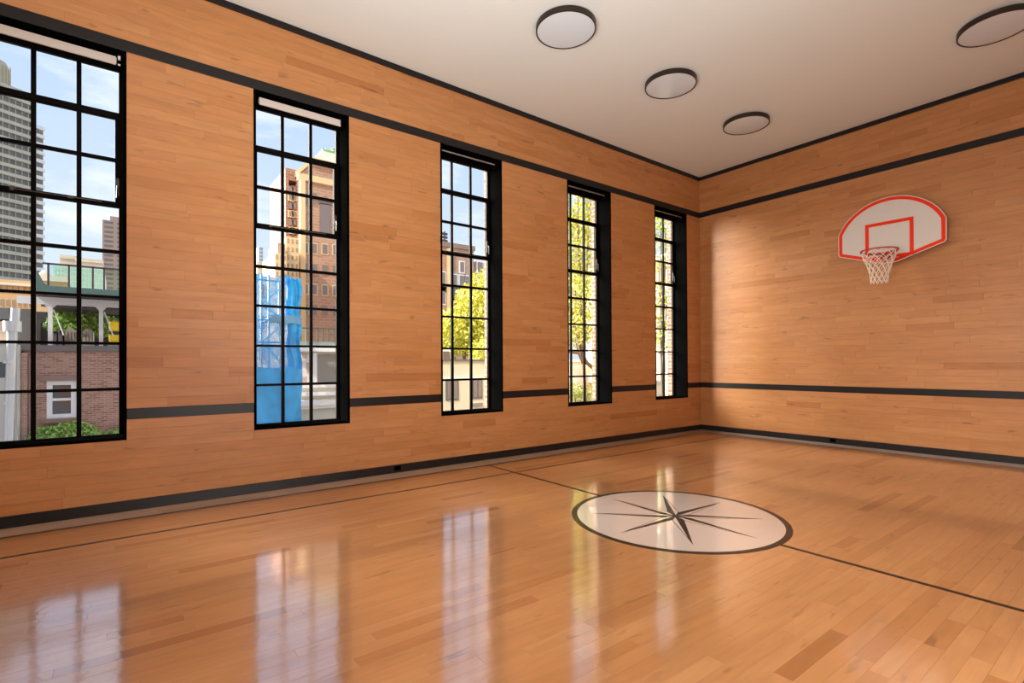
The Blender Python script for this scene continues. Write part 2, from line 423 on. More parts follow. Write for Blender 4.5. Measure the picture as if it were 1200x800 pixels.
trim('trim_%d' % k, (0.006, -0.006, Z1), (W, 0.01, Z2), label='black lower stripe across the hoop wall')

# ------------------------------------------------------------------ floor lines (paint on the floor)
zl = 0.0009
def line(a, b_, label):
    m_ = MB(); m_.box((a[0], a[1], -0.001), (b_[0], b_[1], zl)); return tag(m_.build('court_line', M_line, floor), label)
LW = 0.036
MX, MY, MR = 3.281, -5.535, 0.920
line((0.305, -L+BW), (0.305+LW, -0.31), 'thin dark border line nearest the windows')
line((0.341, -0.31-0.022), (W-0.34, -0.31), 'thin dark border line below the hoop wall')
line((0.905, -L+BW), (0.905+LW, -0.332), 'dark sideline, second line from the windows')
line((W-0.905-LW, -L+BW), (W-0.905, -0.332), 'dark sideline along the unseen side')
line((0.341, MY-0.02), (0.905, MY+0.02), 'dark halfway line between border line and sideline')
line((0.941, MY-0.02), (MX-MR+0.01, MY+0.02), 'dark halfway line on the window side of the compass')
line((MX+MR-0.01, MY-0.02), (W-0.941, MY+0.02), 'dark halfway line on the far side of the compass from the windows')

# compass medallion
med = empty('compass_medallion', (MX, MY, 0), 'white round floor medallion with eight pointed compass star and black rim', 'floor emblem')
fm = lambda u, v, d: (MX+u, MY+v, d)
SEG = 96
circ = lambda r: [(r*cos(2*pi*i/SEG), r*sin(2*pi*i/SEG)) for i in range(SEG)]
m_ = MB(); m_.band(circ(MR), circ(MR-0.05), fm, 0, 0.0016); tag(m_.build('rim_ring', M_medk, med), 'black ring around the white disc')
m_ = MB(); m_.prism(circ(MR-0.051), fm, 0, 0.0013); m_.build('disc', M_med, med)
for k in range(8):
    a = k*pi/4; R0 = 0.735; rb = 0.135
    tip = (R0*cos(a), R0*sin(a)); pc = (rb*cos(a+pi/8), rb*sin(a+pi/8)); pw = (rb*cos(a-pi/8), rb*sin(a-pi/8))
    hub = (0.0, 0.0)
    pt = MB(); pt.prism([hub, tip, pc], fm, 0.0, 0.0019); dk = pt.build('star_point', M_medk, med)
    lo = MB(); lo.prism([hub, pw, tip], fm, 0.0, 0.0017); ou = lo.build('point_outline', M_medk, dk)
    # cream half inset inside its outline
    c3 = ((tip[0]+pw[0]+hub[0])/3, (tip[1]+pw[1]+hub[1])/3)
    def ins(p, q, r_, w=0.007):
        P, Q, R_ = Vector(p), Vector(q), Vector(r_)
        def off(A, B):
            n = Vector((-(B-A).y, (B-A).x)).normalized()
            if n.dot(Vector(c3) - A) < 0: n = -n
            return A + n*w, (B-A).normalized()
        def isect(l1, l2):
            (a1, d1), (a2, d2) = l1, l2; den = d1.x*d2.y - d1.y*d2.x
            t_ = ((a2-a1).x*d2.y - (a2-a1).y*d2.x) / den; return tuple(a1 + d1*t_)
        l = [off(P, Q), off(Q, R_), off(R_, P)]
        return [isect(l[2], l[0]), isect(l[0], l[1]), isect(l[1], l[2])]
    li = MB(); li.prism(ins(hub, pw, tip), fm, 0.0, 0.0021); li.build('light_half', M_medl, dk)

# ------------------------------------------------------------------ windows
BD = 0.025   # bead of the casing
BARZ = [(3.785, 3.850), (3.367, 3.400), (2.916, 2.972), (2.466, 2.500), (2.024, 2.051), (1.571, 1.598), (1.124, 1.153)]
PT, PB = 4.262, 0.702
XG = -0.29
which = ['first', 'second', 'third', 'fourth', 'fifth']
for n, (y0, y1) in enumerate(WIN):
    win = empty('window_%d' % (n+1), (0, (y0+y1)/2, WZ0), kind='structure')
    win['label'] = ['tall black steel window with a brick house outside', 'tall black steel window with blue netting outside', 'tall black steel window over a cream wall and yellow tree',
                    'narrow looking black steel window full of foliage', 'black steel window next to the corner'][n]
    a, b_ = y0+BD, y1-BD; za, zb = WZ0+BD, WZ1-0.012
    # casing: four glossy liners and a flat bead on the wall face
    for nm, p, q in (('jamb', (-0.325, y0, WZ0), (0.003, a, WZ1)), ('jamb', (-0.325, b_, WZ0), (0.003, y1, WZ1)),
                     ('sill_board', (-0.325, a, WZ0), (0.003, b_, za)), ('head_board', (-0.325, a, zb), (0.003, b_, WZ1))):
        m_ = MB(); m_.box(p, q); m_.build(nm, M_black, win)
    # steel frame
    fr = MB(); f = 0.034
    x0_, x1_ = XG-0.035, XG
    fr.box((x0_, a, za), (x1_, a+f, zb)); fr.box((x0_, b_-f, za), (x1_, b_, zb))
    fr.box((x0_, a+f, za), (x1_, b_-f, PB)); fr.box((x0_, a+f, PT), (x1_, b_-f, zb))
    fr.build('window_frame', M_steel, win)
    pa, pb = a+f, b_-f
    c = (y0+y1)/2; ms = [c-0.159, c+0.159]; hw = 0.018
    for q in ms:
        m_ = MB(); m_.box((x0_+0.004, q-hw, PB), (x1_-0.003, q+hw, PT)); m_.box((x0_+0.012, q-0.008, PB), (x1_+0.004, q+0.008, PT)); m_.build('glazing_bar', M_steel, win)
    for z0, z1 in BARZ:
        m_ = MB(); m_.box((x0_+0.002, pa, z0), (x1_-0.001, pb, z1)); zz = (z0+z1)/2; m_.box((x0_+0.012, pa, zz-0.008), (x1_+0.005, pb, zz+0.008)); m_.build('glazing_bar', M_steel, win)
    # opening vent over rows two and three
    v = MB(); vz0, vz1, vf = 2.920, 3.846, 0.030; xv = XG+0.014
    v.box((x0_, pa, vz0), (xv, pa+vf, vz1)); v.box((x0_, pb-vf, vz0), (xv, pb, vz1)); v.box((x0_, pa+vf, vz0+0.006), (xv, pb-vf, vz0+0.046)); v.box((x0_, pa+vf, vz1-0.052), (xv, pb-vf, vz1-0.006))
    vent = v.build('vent_sash', M_steel, win); bv = vent.modifiers.new('edge', 'BEVEL'); bv.width = 0.003; bv.segments = 2
    hd = MB(); hy = pb-0.012
    hd.box((xv, hy-0.014, 3.03), (xv+0.006, hy+0.014, 3.20))
    hd.tube([(xv+0.004, hy, 3.12), (xv+0.03, hy, 3.12), (xv+0.038, hy, 3.09), (xv+0.036, hy-0.004, 3.00)], 0.007)
    smooth_by(hd.build('handle', M_hard, vent))
    st = MB(); st.tube([(xv+0.012, c-0.30, vz0+0.030), (xv+0.012, c+0.33, vz0+0.030)], 0.005); st.box((xv, c-0.31, vz0+0.015), (xv+0.02, c-0.285, vz0+0.045)); st.box((xv, c+0.08, vz0+0.018), (xv+0.016, c+0.12, vz0+0.042))
    st.build('stay_bar', M_hard, vent)
    # panes
    zr = [PB] + [z for q in BARZ[::-1] for z in q] + [PT]
    for r in range(8):
        z0, z1 = zr[2*r], zr[2*r+1]
        for (c0, c1) in ((pa, ms[0]-hw), (ms[0]+hw, ms[1]-hw), (ms[1]+hw, pb)):
            m_ = MB(); xg = XG-0.018; m_.quad((xg, c0, z0), (xg, c1, z0), (xg, c1, z1), (xg, c0, z1)); m_.build('pane', M_glass, win)
    # roller shade drawn up under the head: its own thing
    down = n < 2
    lab = ['rolled pale roller shade in the window facing the brick house', 'rolled pale roller shade in the window with blue netting outside',
           'dark rolled shade with thin metal bar above the yellow tree and cream wall', 'dark rolled shade with thin metal bar in the second window from the corner',
           'dark rolled shade with thin metal bar in the window beside the corner'][n]
    rs = empty('roller_shade', (-0.09, c, 4.32), lab, 'roller shade', 'roller shades in the window heads')
    m_ = MB(); m_.tube([(-0.10, a+0.045, 4.272), (-0.10, b_-0.05, 4.272)], 0.026, 16); smooth_by(m_.build('fabric_roll', M_shade if down else M_black, rs))
    hb = MB()
    if down:
        m_ = MB(); m_.box((-0.066, a+0.045, 4.225), (-0.062, b_-0.055, 4.294)); m_.build('fabric', M_shade, rs)
        hb.box((-0.072, a+0.045, 4.216), (-0.056, b_-0.055, 4.230))
    else:
        hb.box((-0.072, a+0.03, 4.268), (-0.056, b_-0.06, 4.284))
    hb.build('hem_bar', M_alu if not down else M_shade, rs)
    br = MB(); br.box((-0.14, b_-0.045, 4.235), (-0.055, b_-0.040, 4.32)); br.box((-0.14, b_-0.045, 4.316), (-0.055, b_-0.002, 4.322)); br.build('bracket', M_steel, rs)
    if n == 0:
        kb = MB(); kb.box((-0.075, b_-0.040, 4.270), (-0.055, b_-0.020, 4.304)); kb.build('bracket_cap', M_white, rs)
        kb = MB(); kb.box((-0.075, b_-0.040, 4.218), (-0.06, b_-0.022, 4.230)); kb.build('bracket_cap', M_white, rs)

# ------------------------------------------------------------------ ceiling lights
ROWL = [(1.862, -5.495, 'round bronze rimmed ceiling light nearest the top edge, first of the row of three'),
        (1.862, -3.565, 'round bronze rimmed ceiling light in the middle of the row of three'),
        (1.872, -1.625, 'round bronze rimmed ceiling light closest to the corner'),
        (4.780, -1.640, 'round bronze rimmed ceiling light alone on the hoop side, cut by the picture edge')]
for x, y, lab in ROWL:
    t = empty('ceiling_light', (x, y, H), lab, 'ceiling light', 'round flush ceiling lights')
    d = MB(); d.lathe([(0.30, 0.0), (0.30, -0.012), (0.336, -0.014), (0.336, -0.072), (0.322, -0.074), (0.322, -0.060)], (x, y, H), 64); smooth_by(d.build('drum', M_bronze, t))
    d = MB(); d.lathe([(0.322, -0.066), (0.28, -0.070), (0.2, -0.074), (0.1, -0.077), (0.0005, -0.078)], (x, y, H), 64); smooth_by(d.build('diffuser', M_diff, t))

# ------------------------------------------------------------------ basketball hoop
HX = 3.300; YB = -0.11
hoop = empty('basketball_hoop', (HX, 0, 2.9), 'wall mounted fan shaped white backboard with orange rim and net', 'basketball hoop')
fh = lambda u, v, d: (HX+u, -d, v)
def fan(ins=0.0):
    """outline of the fan board, inset by ins"""
    hw, zl0, zc, zu, zt = 0.695, 3.085, 2.880, 3.425, 3.892
    pts = [(-0.10, zc), (0.10, zc), (hw-0.02, zl0-0.012), (hw, zl0+0.02), (hw, zu)]
    for i in range(1, 24):
        a = pi*i/24
        # flattened arch between the two upper corners
        th = math.asin(hw/0.751)*(1 - 2*i/24); pts.append((0.751*sin(th), 3.141 + 0.751*cos(th)))
    pts += [(-hw, zu), (-hw, zl0+0.02), (-hw+0.02, zl0-0.012)]
    if ins:
        n = len(pts); out = []
        for i in range(n):
            p0, p1, p2 = Vector(pts[i-1]), Vector(pts[i]), Vector(pts[(i+1) % n])
            e1, e2 = (p1-p0).normalized(), (p2-p1).normalized()
            n1, n2 = Vector((-e1.y, e1.x)), Vector((-e2.y, e2.x)); b = (n1+n2).normalized()
            out.append(tuple(p1 + b * ins / max(0.3, b.dot(n1))))
        return out
    return pts
m_ = MB(); m_.prism(fan(), fh, 0.085, 0.11); bb = m_.build('backboard', M_board, hoop)
m_ = MB(); m_.band(fan(0.012), fan(0.060), fh, 0.109, 0.1118); tag(m_.build('border_stripe', M_orange, bb), 'orange border of the backboard')
sq = lambda x, z0, z1: [(-x, z0), (x, z0), (x, z1), (-x, z1)]
m_ = MB(); m_.band(sq(0.312, 2.955, 3.522), sq(0.262, 3.000, 3.472), fh, 0.109, 0.1122); tag(m_.build('target_square', M_orange, bb), 'orange target square')
for dx in (-0.32, 0.32):
    m_ = MB(); m_.box((HX+dx-0.03, -0.085, 3.0), (HX+dx+0.03, -0.002, 3.5)); m_.build('mounting_rail', M_steel, hoop)
RZ, RY = 3.015, -0.52
ring = [(HX+0.229*cos(2*pi*i/40), RY+0.229*sin(2*pi*i/40), RZ) for i in range(40)]
m_ = MB(); m_.tube(ring, 0.010, 10, closed=True); rim = smooth_by(m_.build('rim', M_rim, hoop))
m_ = MB()
for i in range(12):
    a = 2*pi*(i+0.5)/12; x, y = HX+0.229*cos(a), RY+0.229*sin(a)
    m_ = MB(); m_.tube([(x-0.02*sin(a), y+0.02*cos(a), RZ-0.008), (x, y, RZ-0.028), (x+0.02*sin(a), y-0.02*cos(a), RZ-0.008)], 0.0035, 6)
    smooth_by(m_.build('net_hook', M_rim, rim))
m_ = MB(); m_.box((HX-0.085, -0.128, 2.905), (HX+0.085, -0.1105, 3.03)); m_.box((HX-0.075, -0.305, 2.998), (HX+0.075, -0.128, 3.012))
m_.prism([(0.128, 2.91), (0.290, 2.985), (0.290, 3.0), (0.128, 3.0)], lambda u, v, d: (HX+d, -u, v), -0.075, -0.067)
m_.prism([(0.128, 2.91), (0.290, 2.985), (0.290, 3.0), (0.128, 3.0)], lambda u, v, d: (HX+d, -u, v), 0.067, 0.075)
m_.tube([(HX-0.21, RY+0.10, RZ-0.012), (HX-0.10, -0.21, RZ-0.012), (HX-0.06, -0.14, RZ-0.03)], 0.009, 8)
m_.tube([(HX+0.21, RY+0.10, RZ-0.012), (HX+0.10, -0.21, RZ-0.012), (HX+0.06, -0.14, RZ-0.03)], 0.009, 8)
m_.build('bracket', M_rim, hoop)
# net: twelve cords each way crossing as diamonds
m_ = MB(); levels = [(0.224, -0.03), (0.205, -0.09), (0.180, -0.15), (0.155, -0.215), (0.135, -0.285), (0.118, -0.355), (0.110, -0.425), (0.106, -0.485)]
for i in range(12):
    for sgn in (1, -1):
        pts = []
        for q, (r, z) in enumerate(levels):
            for s_ in ((0, 1, 2) if q < len(levels)-1 else (0,)):
                if s_ and q < len(levels)-1:
                    r2, z2 = levels[q+1]; ff = s_/3
                else: r2, z2, ff = r, z, 0
                a = 2*pi*((i+0.5) + sgn*0.5*(q+ff))/12
                pts.append((HX+(r+(r2-r)*ff)*cos(a), RY+(r+(r2-r)*ff)*sin(a), RZ+z+(z2-z)*ff))
        m_.tube(pts, 0.0052, 5)
for i in range(12):
    a = 2*pi*(i+0.5)/12
    for r, z in levels[2::2]:
        m_.lathe([(0.001, 0.008), (0.007, 0.0), (0.001, -0.008)], (HX+r*cos(a), RY+r*sin(a), RZ+z), 6)
net = m_.build('net', M_net, hoop); tag(net, 'white cord net')

# ------------------------------------------------------------------ small fittings on the baseboards
def outlet(lab, a, b_, up_):
    o = MB(); o.box(a, b_); r = tag(o.build('wall_outlet', M_black, None, origin=a), lab, 'outlet'); bv = r.modifiers.new('edge', 'BEVEL'); bv.width = 0.002
    return r
p = at(466, 548, 0.02)
outlet('small dark outlet plate on the baseboard under the second window', (0.0155, p.y-0.045, 0.03), (0.021, p.y+0.045, 0.085), 0)
p = aty(976, 518, -0.02)
outlet('small dark outlet plate on the baseboard below the hoop wall', (p.x-0.045, -0.021, 0.03), (p.x+0.045, -0.0155, 0.085), 0)
# ------------------------------------------------------------------ outside
GZ = -3.6
M_ground = mat('yard_ground', (0.16,0.15,0.13), 0.9, noise=0.15, nscale=1.5)
mb = MB(); mb.box((-420, -300, GZ-0.3), (-0.5, 420, GZ)); g_ = struct(mb, 'ground', M_ground); tag(g_, 'dull paved yard ground outside the windows')
M_brick1 = brick('red_brown_brick', (0.26,0.12,0.085), (0.44,0.25,0.19), (0.46,0.38,0.33), 0.15, 0.047, ms=0.006)
M_pier = brick('pale_red_brick', (0.38,0.20,0.14), (0.46,0.29,0.22), (0.50,0.43,0.38), 0.15, 0.047, ms=0.006)
M_coping = mat('grey_coping', (0.16,0.15,0.15), 0.7)
M_brown = mat('brownstone', (0.30,0.20,0.165), 0.8)
M_wframe = mat('white_window_frame', (0.80,0.82,0.84), 0.5)
M_dglass = mat('dark_window_glass', (0.035,0.035,0.04), 0.08, spec=0.8)
M_stucco = mat('pale_grey_stucco', (0.60,0.64,0.62), 0.85, noise=0.04, nscale=2)
M_pipe = mat('galvanised_pipe', (0.50,0.57,0.62), 0.4, metal=0.4)
M_green = mat('verdigris_painted_steel', (0.06,0.125,0.125), 0.5, noise=0.08, nscale=3)
M_dark = mat('dark_soffit', (0.055,0.055,0.06), 0.8)
M_beam = mat('pale_grey_steel', (0.52,0.55,0.60), 0.5)
M_leaf = mat('bright_green_leaves', (0.30,0.50,0.12), 0.6, noise=0.3, nscale=4)
M_leafy = mat('yellow_green_leaves', (0.56,0.54,0.08), 0.6, noise=0.6, nscale=5)
M_leafo = mat('olive_green_leaves', (0.38,0.42,0.07), 0.6, noise=0.5, nscale=5)
M_bark = mat('bark', (0.20,0.14,0.09), 0.9)
for _m in (M_leafy, M_leafo, M_leaf):
    b_ = _m.node_tree.nodes['Principled BSDF']; b_.inputs['Transmission Weight'].default_value = 0.0
    b_.inputs['Subsurface Weight'].default_value = 0.0

def P(px, py, X): return at(px, py, X)
def rect_box(mb, px0, py0, px1, py1, X, back, ref=None):
    """box on the plane x = X with the y and z extent of a picture rectangle (measured at its left edge), 'back' metres deep"""
    a = at(px0, py0, X); b_ = at(px0, py1, X); c_ = at(px1, (py0+py1)/2, X)
    mb.box((X, a.y, b_.z), (X-back, c_.y, a.z)); return a.y, c_.y, b_.z, a.z

# brick house across the yard
X1 = -10.0
top = at(70, 411, X1).z
yl, yr = at(20, 450, -9.4).y + 0.03, at(139, 450, X1).y + 0.9
wy0, wy1, wz0, wz1 = at(54.5, 460, X1).y, at(89.5, 460, X1).y, at(70, 490, X1).z, at(70, 446, X1).z
bh = empty('brick_house', (X1, (yl+yr)/2, GZ), 'low red brown brick house with a white framed window', 'house')
mb = MB(); mb.box((X1-8, yl, GZ), (X1, wy0, top)); mb.box((X1-8, wy1, GZ), (X1, yr, top)); mb.box((X1-8, wy0, GZ), (X1, wy1, wz0)); mb.box((X1-8, wy0, wz1), (X1, wy1, top)); mb.build('brick_wall', M_brick1, bh)
mb = MB(); mb.box((X1, yl-0.02, GZ), (X1+0.14, at(33, 450, X1).y, top-0.05)); mb.build('brick_pier', M_pier, bh)
mb = MB(); mb.box((X1-0.4, yl-0.05, top), (X1+0.08, yr, top+0.13)); mb.build('coping', M_coping, bh)
mb = MB(); mb.box((X1-0.05, wy0-0.12, wz1), (X1+0.05, wy1+0.1, wz1+0.13)); mb.build('lintel', M_brown, bh)
mb = MB(); mb.box((X1-0.05, wy0-0.05, wz0-0.10), (X1+0.10, wy1+0.05, wz0)); mb.build('sill', M_brown, bh)
wn = MB(); t_ = 0.10
wn.box((X1-0.12, wy0, wz0), (X1-0.02, wy0+t_, wz1)); wn.box((X1-0.12, wy1-t_, wz0), (X1-0.02, wy1, wz1)); wn.box((X1-0.12, wy0+t_, wz0), (X1-0.02, wy1-t_, wz0+t_)); wn.box((X1-0.12, wy0+t_, wz1-t_), (X1-0.02, wy1-t_, wz1))
zm = (wz0+wz1)/2 + 0.0; wn.box((X1-0.10, wy0+t_, zm-0.03), (X1-0.04, wy1-t_, zm+0.03)); wf = wn.build('window', M_wframe, bh)
for z0, z1 in ((wz0+t_, zm-0.03), (zm+0.03, wz1-t_)):
    mb = MB(); mb.box((X1-0.10, wy0+t_, z0), (X1-0.085, wy1-t_, z1)); mb.build('pane', M_dglass, wf)
mb = MB(); py_ = at(35, 450, X1).y; mb.tube([(X1+0.05, py_, GZ), (X1+0.05, py_, top-0.1)], 0.035); smooth_by(mb.build('downpipe', M_brown, bh))

# grey stucco house with drainpipe
X2 = -9.4
z2 = at(10, 403, X2).z; y2 = at(20, 450, X2).y
sh = empty('stucco_house', (X2, y2-2, GZ), 'pale grey stucco wall at the edge of the first window', 'house')
d0, d1, d2, d3 = at(-22, 440, X2).y, at(6.5, 440, X2).y, at(5, 442.5, X2).z, at(5, 424, X2).z
mb = MB(); mb.box((X2-4, y2-5, GZ), (X2, d0, z2)); mb.box((X2-4, d1, GZ), (X2, y2, z2)); mb.box((X2-4, d0, GZ), (X2, d1, d2)); mb.box((X2-4, d0, d3), (X2, d1, z2)); mb.build('wall', M_stucco, sh)
mb = MB(); mb.box((X2-0.1, d0, d2), (X2-0.06, d1, d3)); mb.build('window', M_dglass, sh)
mb = MB(); mb.box((X2-0.3, y2-5, z2), (X2+0.05, y2+0.05, z2+0.05)); mb.build('coping', M_coping, sh)
X2p = X2+0.16
dp = empty('drainpipe', (X2p, at(12, 450, X2p).y, GZ), 'thick galvanised drainpipe with a collar on the pale stucco wall', 'pipe')
q0, q1, q2 = at(10.5, 515, X2p), at(14.5, 385, X2p), at(18.5, 361, X2p)
mb = MB(); mb.tube([(X2p, q0.y, GZ), (X2p, q0.y, q0.z), (X2p, q1.y, q1.z)], 0.088, 14); smooth_by(mb.build('pipe', M_pipe, dp))
mb = MB(); mb.tube([(X2p, q1.y, q1.z-0.06), (X2p, q1.y, q1.z+0.16)], 0.15, 16); smooth_by(mb.build('collar', M_pipe, dp))
mb = MB(); mb.tube([(X2p, q1.y+0.04, q1.z+0.16), (X2p, q2.y, q2.z)], 0.075, 14); smooth_by(mb.build('vent_pipe', M_pipe, dp))
for pyy in (424, 472):
    q = at(11, pyy, X2p); mb = MB(); mb.tube([(X2p, q.y, q.z-0.03), (X2p, q.y, q.z+0.03)], 0.105, 14); smooth_by(mb.build('pipe_joint', M_pipe, dp))

# roof terrace canopy standing on the brick house
X3 = -10.35
tc_ = empty('terrace_canopy', (X3, at(90, 400, X3).y, top+0.13), 'green edged roof terrace canopy with glass rail above the brick house', 'canopy')
ya, yb = at(38, 340, X3).y, yr
zt0, zt1 = at(90, 346.5, X3).z, at(90, 337.5, X3).z
mb = MB(); mb.box((X3, ya, zt0), (X3+0.12, yb, zt1)); mb.build('fascia', M_green, tc_)
# curved upstand at the left end
u0 = at(41, 340, X3).y; u1 = at(57, 340, X3).y; zz = at(48, 318, X3).z
mb = MB(); mb.prism([(u0, zt1), (u1, zt1), (u0+(u1-u0)*0.62, zt1+(zz-zt1)*0.25), (u0+(u1-u0)*0.35, zt1+(zz-zt1)*0.75), (u0+(u1-u0)*0.18, zz), (u0, zz)], lambda u, v, d: (X3+0.06+d, u, v), -0.03, 0.03); mb.build('upstand', M_green, tc_)
mb = MB(); mb.box((X3-6, ya, zt1-0.05), (X3, yb, zt1)); mb.box((X3-6, ya, zt0), (X3, yb, zt1-0.1)); mb.build('roof_deck', M_dark, tc_)
b0, b1 = at(90, 358, X3-0.5).z, at(90, 350, X3-0.5).z
mb = MB(); mb.box((X3-0.62, at(20, 354, X3-0.5).y, b0), (X3-0.45, yb, b1)); mb.build('beam', M_beam, tc_)
mb = MB(); mb.box((X3-1.7, ya, at(90, 361, X3-1.7).z), (X3-1.6, yb, at(90, 356, X3-1.7).z)); mb.build('beam', M_dark, tc_)
for pp in (59, 118.5):
    q = at(pp, 380, X3-0.53); mb = MB(); mb.box((X3-0.58, q.y-0.042, top+0.1), (X3-0.48, q.y+0.042, b0)); mb.box((X3-0.60, q.y-0.11, top+0.12), (X3-0.46, q.y+0.11, top+0.15))
    mb.prism([(q.y-0.12, b0), (q.y+0.12, b0), (q.y+0.045, b0-0.09), (q.y-0.045, b0-0.09)], lambda u, v, d: (X3-0.53+d, u, v), -0.03, 0.03)
    mb.build('post', M_beam, tc_)
    mb = MB(); mb.tube([(X3-0.53, q.y+0.06, b0-0.12), (X3-0.53, q.y+0.25, b0-0.75)], 0.013, 6); mb.build('brace', M_beam, tc_)
M_bal = glass_mat('terrace_glass', (0.82,0.93,0.90), 1.0)
rz0, rz1 = zt1, at(90, 311.5, X3).z
for i, (p0, p1) in enumerate(((57, 81), (81, 109), (109, 122), (122, 142))):
    y_0, y_1 = at(p0, 325, X3).y, at(p1, 325, X3).y
    mb = MB(); mb.box((X3+0.05, y_0+0.03, rz0), (X3+0.06, y_1-0.03, rz1-0.03)); mb.build('glass_panel', M_bal, tc_)
    mb = MB(); mb.box((X3+0.03, y_0-0.02, rz0), (X3+0.08, y_0+0.02, rz1)); mb.build('rail_post', M_dark, tc_)
mb = MB(); mb.box((X3+0.03, at(50, 310, X3).y, rz1-0.03), (X3+0.08, yb, rz1+0.01)); mb.build('handrail', M_dark, tc_)
# back of the terrace
mb = MB(); XB = X3-5.6
mb.box((XB, ya-1.5, top), (XB+0.15, at(72, 380, XB).y, zt0)); mb.box((XB, at(72, 380, XB).y, top), (XB+0.15, yb+0.3, at(90, 386, XB).z)); mb.box((XB, at(72, 380, XB).y, at(90, 374, XB).z), (XB+0.15, yb+0.3, zt0)); mb.build('back_wall_panel', M_dark, tc_)
XC = X3-1.6
mb = MB(); mb.box((XC-2, at(10, 380, XC).y, top), (XC, at(36, 380, XC).y, at(30, 362, XC).z)); mb.build('side_screen', mat('charcoal_screen', (0.085,0.08,0.08), 0.8), tc_)
M_cov = [mat('grey_cover', (0.25,0.25,0.24), 0.8), mat('slate_cover', (0.30,0.31,0.31), 0.8), mat('mauve_grey_cover', (0.25,0.23,0.29), 0.8)]
for i, (p0, p1, pt, lab) in enumerate(((61.5, 67, 387, 'low grey covered chair at the post on the roof terrace'), (68, 74, 386, 'narrow dark covered box behind the terrace post'),
                                       (75, 90, 384, 'wide grey covered grill on the roof terrace'), (96, 110, 385, 'mauve grey pleated cover on the roof terrace'))):
    XF = X3-2.2; y_0, y_1 = at(p0, 390, XF).y, at(p1, 390, XF).y; z_ = at(p0, pt, XF).z
    mb = MB(); mb.prism([(y_0, top+0.0), (y_1, top+0.0), (y_1-0.02, z_-0.08), (y_1-0.08, z_), (y_0+0.08, z_), (y_0+0.02, z_-0.08)], lambda u, v, d: (XF+d, u, v), -0.7, 0)
    for s_ in range(3):
        yy = y_0 + (y_1-y_0)*(s_+1)/4; mb.box((XF, yy-0.02, top), (XF+0.025, yy+0.01, z_-0.1))
    tag(mb.build('covered_furniture', M_cov[(i+1) % 3], None, origin=(XF, (y_0+y_1)/2, top)), lab, 'furniture')
M_yel = mat('yellow_box_paint', (0.85,0.66,0.02), 0.5); XY = X3-1.2
for i, (pt, pb, lab) in enumerate(((376, 388, 'yellow box with black band, upper one under the canopy'), (391.5, 401, 'yellow box with orange mark, lower one under the canopy'))):
    y_0, y_1 = at(127.5, 390, XY).y, at(142, 390, XY).y
    bx = MB(); bx.box((XY-0.4, y_0, at(130, pb, XY).z), (XY, y_1, at(130, pt, XY).z)); o = tag(bx.build('yellow_box', M_yel, None, origin=(XY, y_0, at(130, pb, XY).z)), lab, 'box')
    bv = o.modifiers.new('edge', 'BEVEL'); bv.width = 0.05; bv.segments = 3
mb = MB(); mb.box((XY-0.38, at(127.8, 390, XY).y, at(130, 391.5, XY).z), (XY-0.02, at(142, 390, XY).y, at(130, 388, XY).z)); tag(mb.build('black_crate', M_dark, None, origin=(XY-0.2, at(135, 390, XY).y, at(130, 391.5, XY).z)), 'flat black crate between the two yellow boxes', 'crate')
mb = MB(); mb.box((XY-0.6, at(126, 390, XY).y, top), (XY+0.02, at(143, 390, XY).y, at(130, 401, XY).z)); tag(mb.build('terrace_planter', M_cov[1], None, origin=(XY, at(135,390,XY).y, top)), 'low grey plinth under the yellow boxes', 'plinth')

def leaves(mb, center, rad, n, size, shell=0.55, seed=0, cut=None):
    r_ = random.Random(seed)
    for i in range(n):
        while True:
            v = Vector((r_.uniform(-1, 1), r_.uniform(-1, 1), r_.uniform(-1, 1)))
            if shell < v.length <= 1: break
        p = Vector(center) + Vector((v.x*rad[0], v.y*rad[1], v.z*rad[2]))
        a = Vector((r_.gauss(0, 1), r_.gauss(0, 1), r_.gauss(0, 1))).normalized(); b_ = a.cross(Vector((r_.gauss(0, 1), r_.gauss(0, 1), r_.gauss(0, 1)))).normalized()
        s_ = size*r_.uniform(0.6, 1.3)
        mb.v += [tuple(p - a*s_), tuple(p + b_*s_*0.55), tuple(p + a*s_), tuple(p - b_*s_*0.55)]; k_ = len(mb.v)-4; mb.face(k_, k_+1, k_+2, k_+3)
# ivy on the brick house
def shrub(name, lab, cat, blobs, size, material, base, seed):
    t = empty(name, base, lab, cat); mb = MB()
    for i, (c_, r_, n_) in enumerate(blobs): leaves(mb, c_, r_, n_, size, 0.3, seed+i)
    o = mb.build('foliage', material, t); o['kind'] = 'stuff'
    mb = MB()
    for c_, r_, n_ in blobs: mb.tube([base, (base[0]*0.5+c_[0]*0.5, c_[1]*0.7+base[1]*0.3, (base[2]+c_[2])/2), c_], 0.02, 5)
    mb.build('stem', M_bark, t); return t
q = [at(56, 508, -9.7), at(72, 506, -9.7), at(86, 502, -9.7), at(98, 508, -9.7)]
shrub('climbing_shrub', 'bright green leafy shrub under the white framed window', 'shrub', [(tuple(a), (0.2, 0.34, 0.17), 420) for a in q], 0.045, M_leaf, (-9.7, q[1].y, GZ), 11)
q = [at(133, 511, -9.7), at(146, 508, -9.7)]
shrub('climbing_shrub', 'small green shrub at the window edge below bare brickwork', 'shrub', [(tuple(a), (0.2, 0.28, 0.15), 220) for a in q], 0.045, M_leaf, (-9.7, q[0].y, GZ), 31)
q = [at(p_, 381, XB+0.9) for p_ in (78, 86, 94, 102, 110, 116)]
shrub('terrace_hedge', 'green hedge seen under the terrace canopy', 'hedge', [(tuple(a), (0.3, 0.55, 0.42), 500) for a in q], 0.06, M_leaf, (XB+0.9, q[2].y, top), 41)

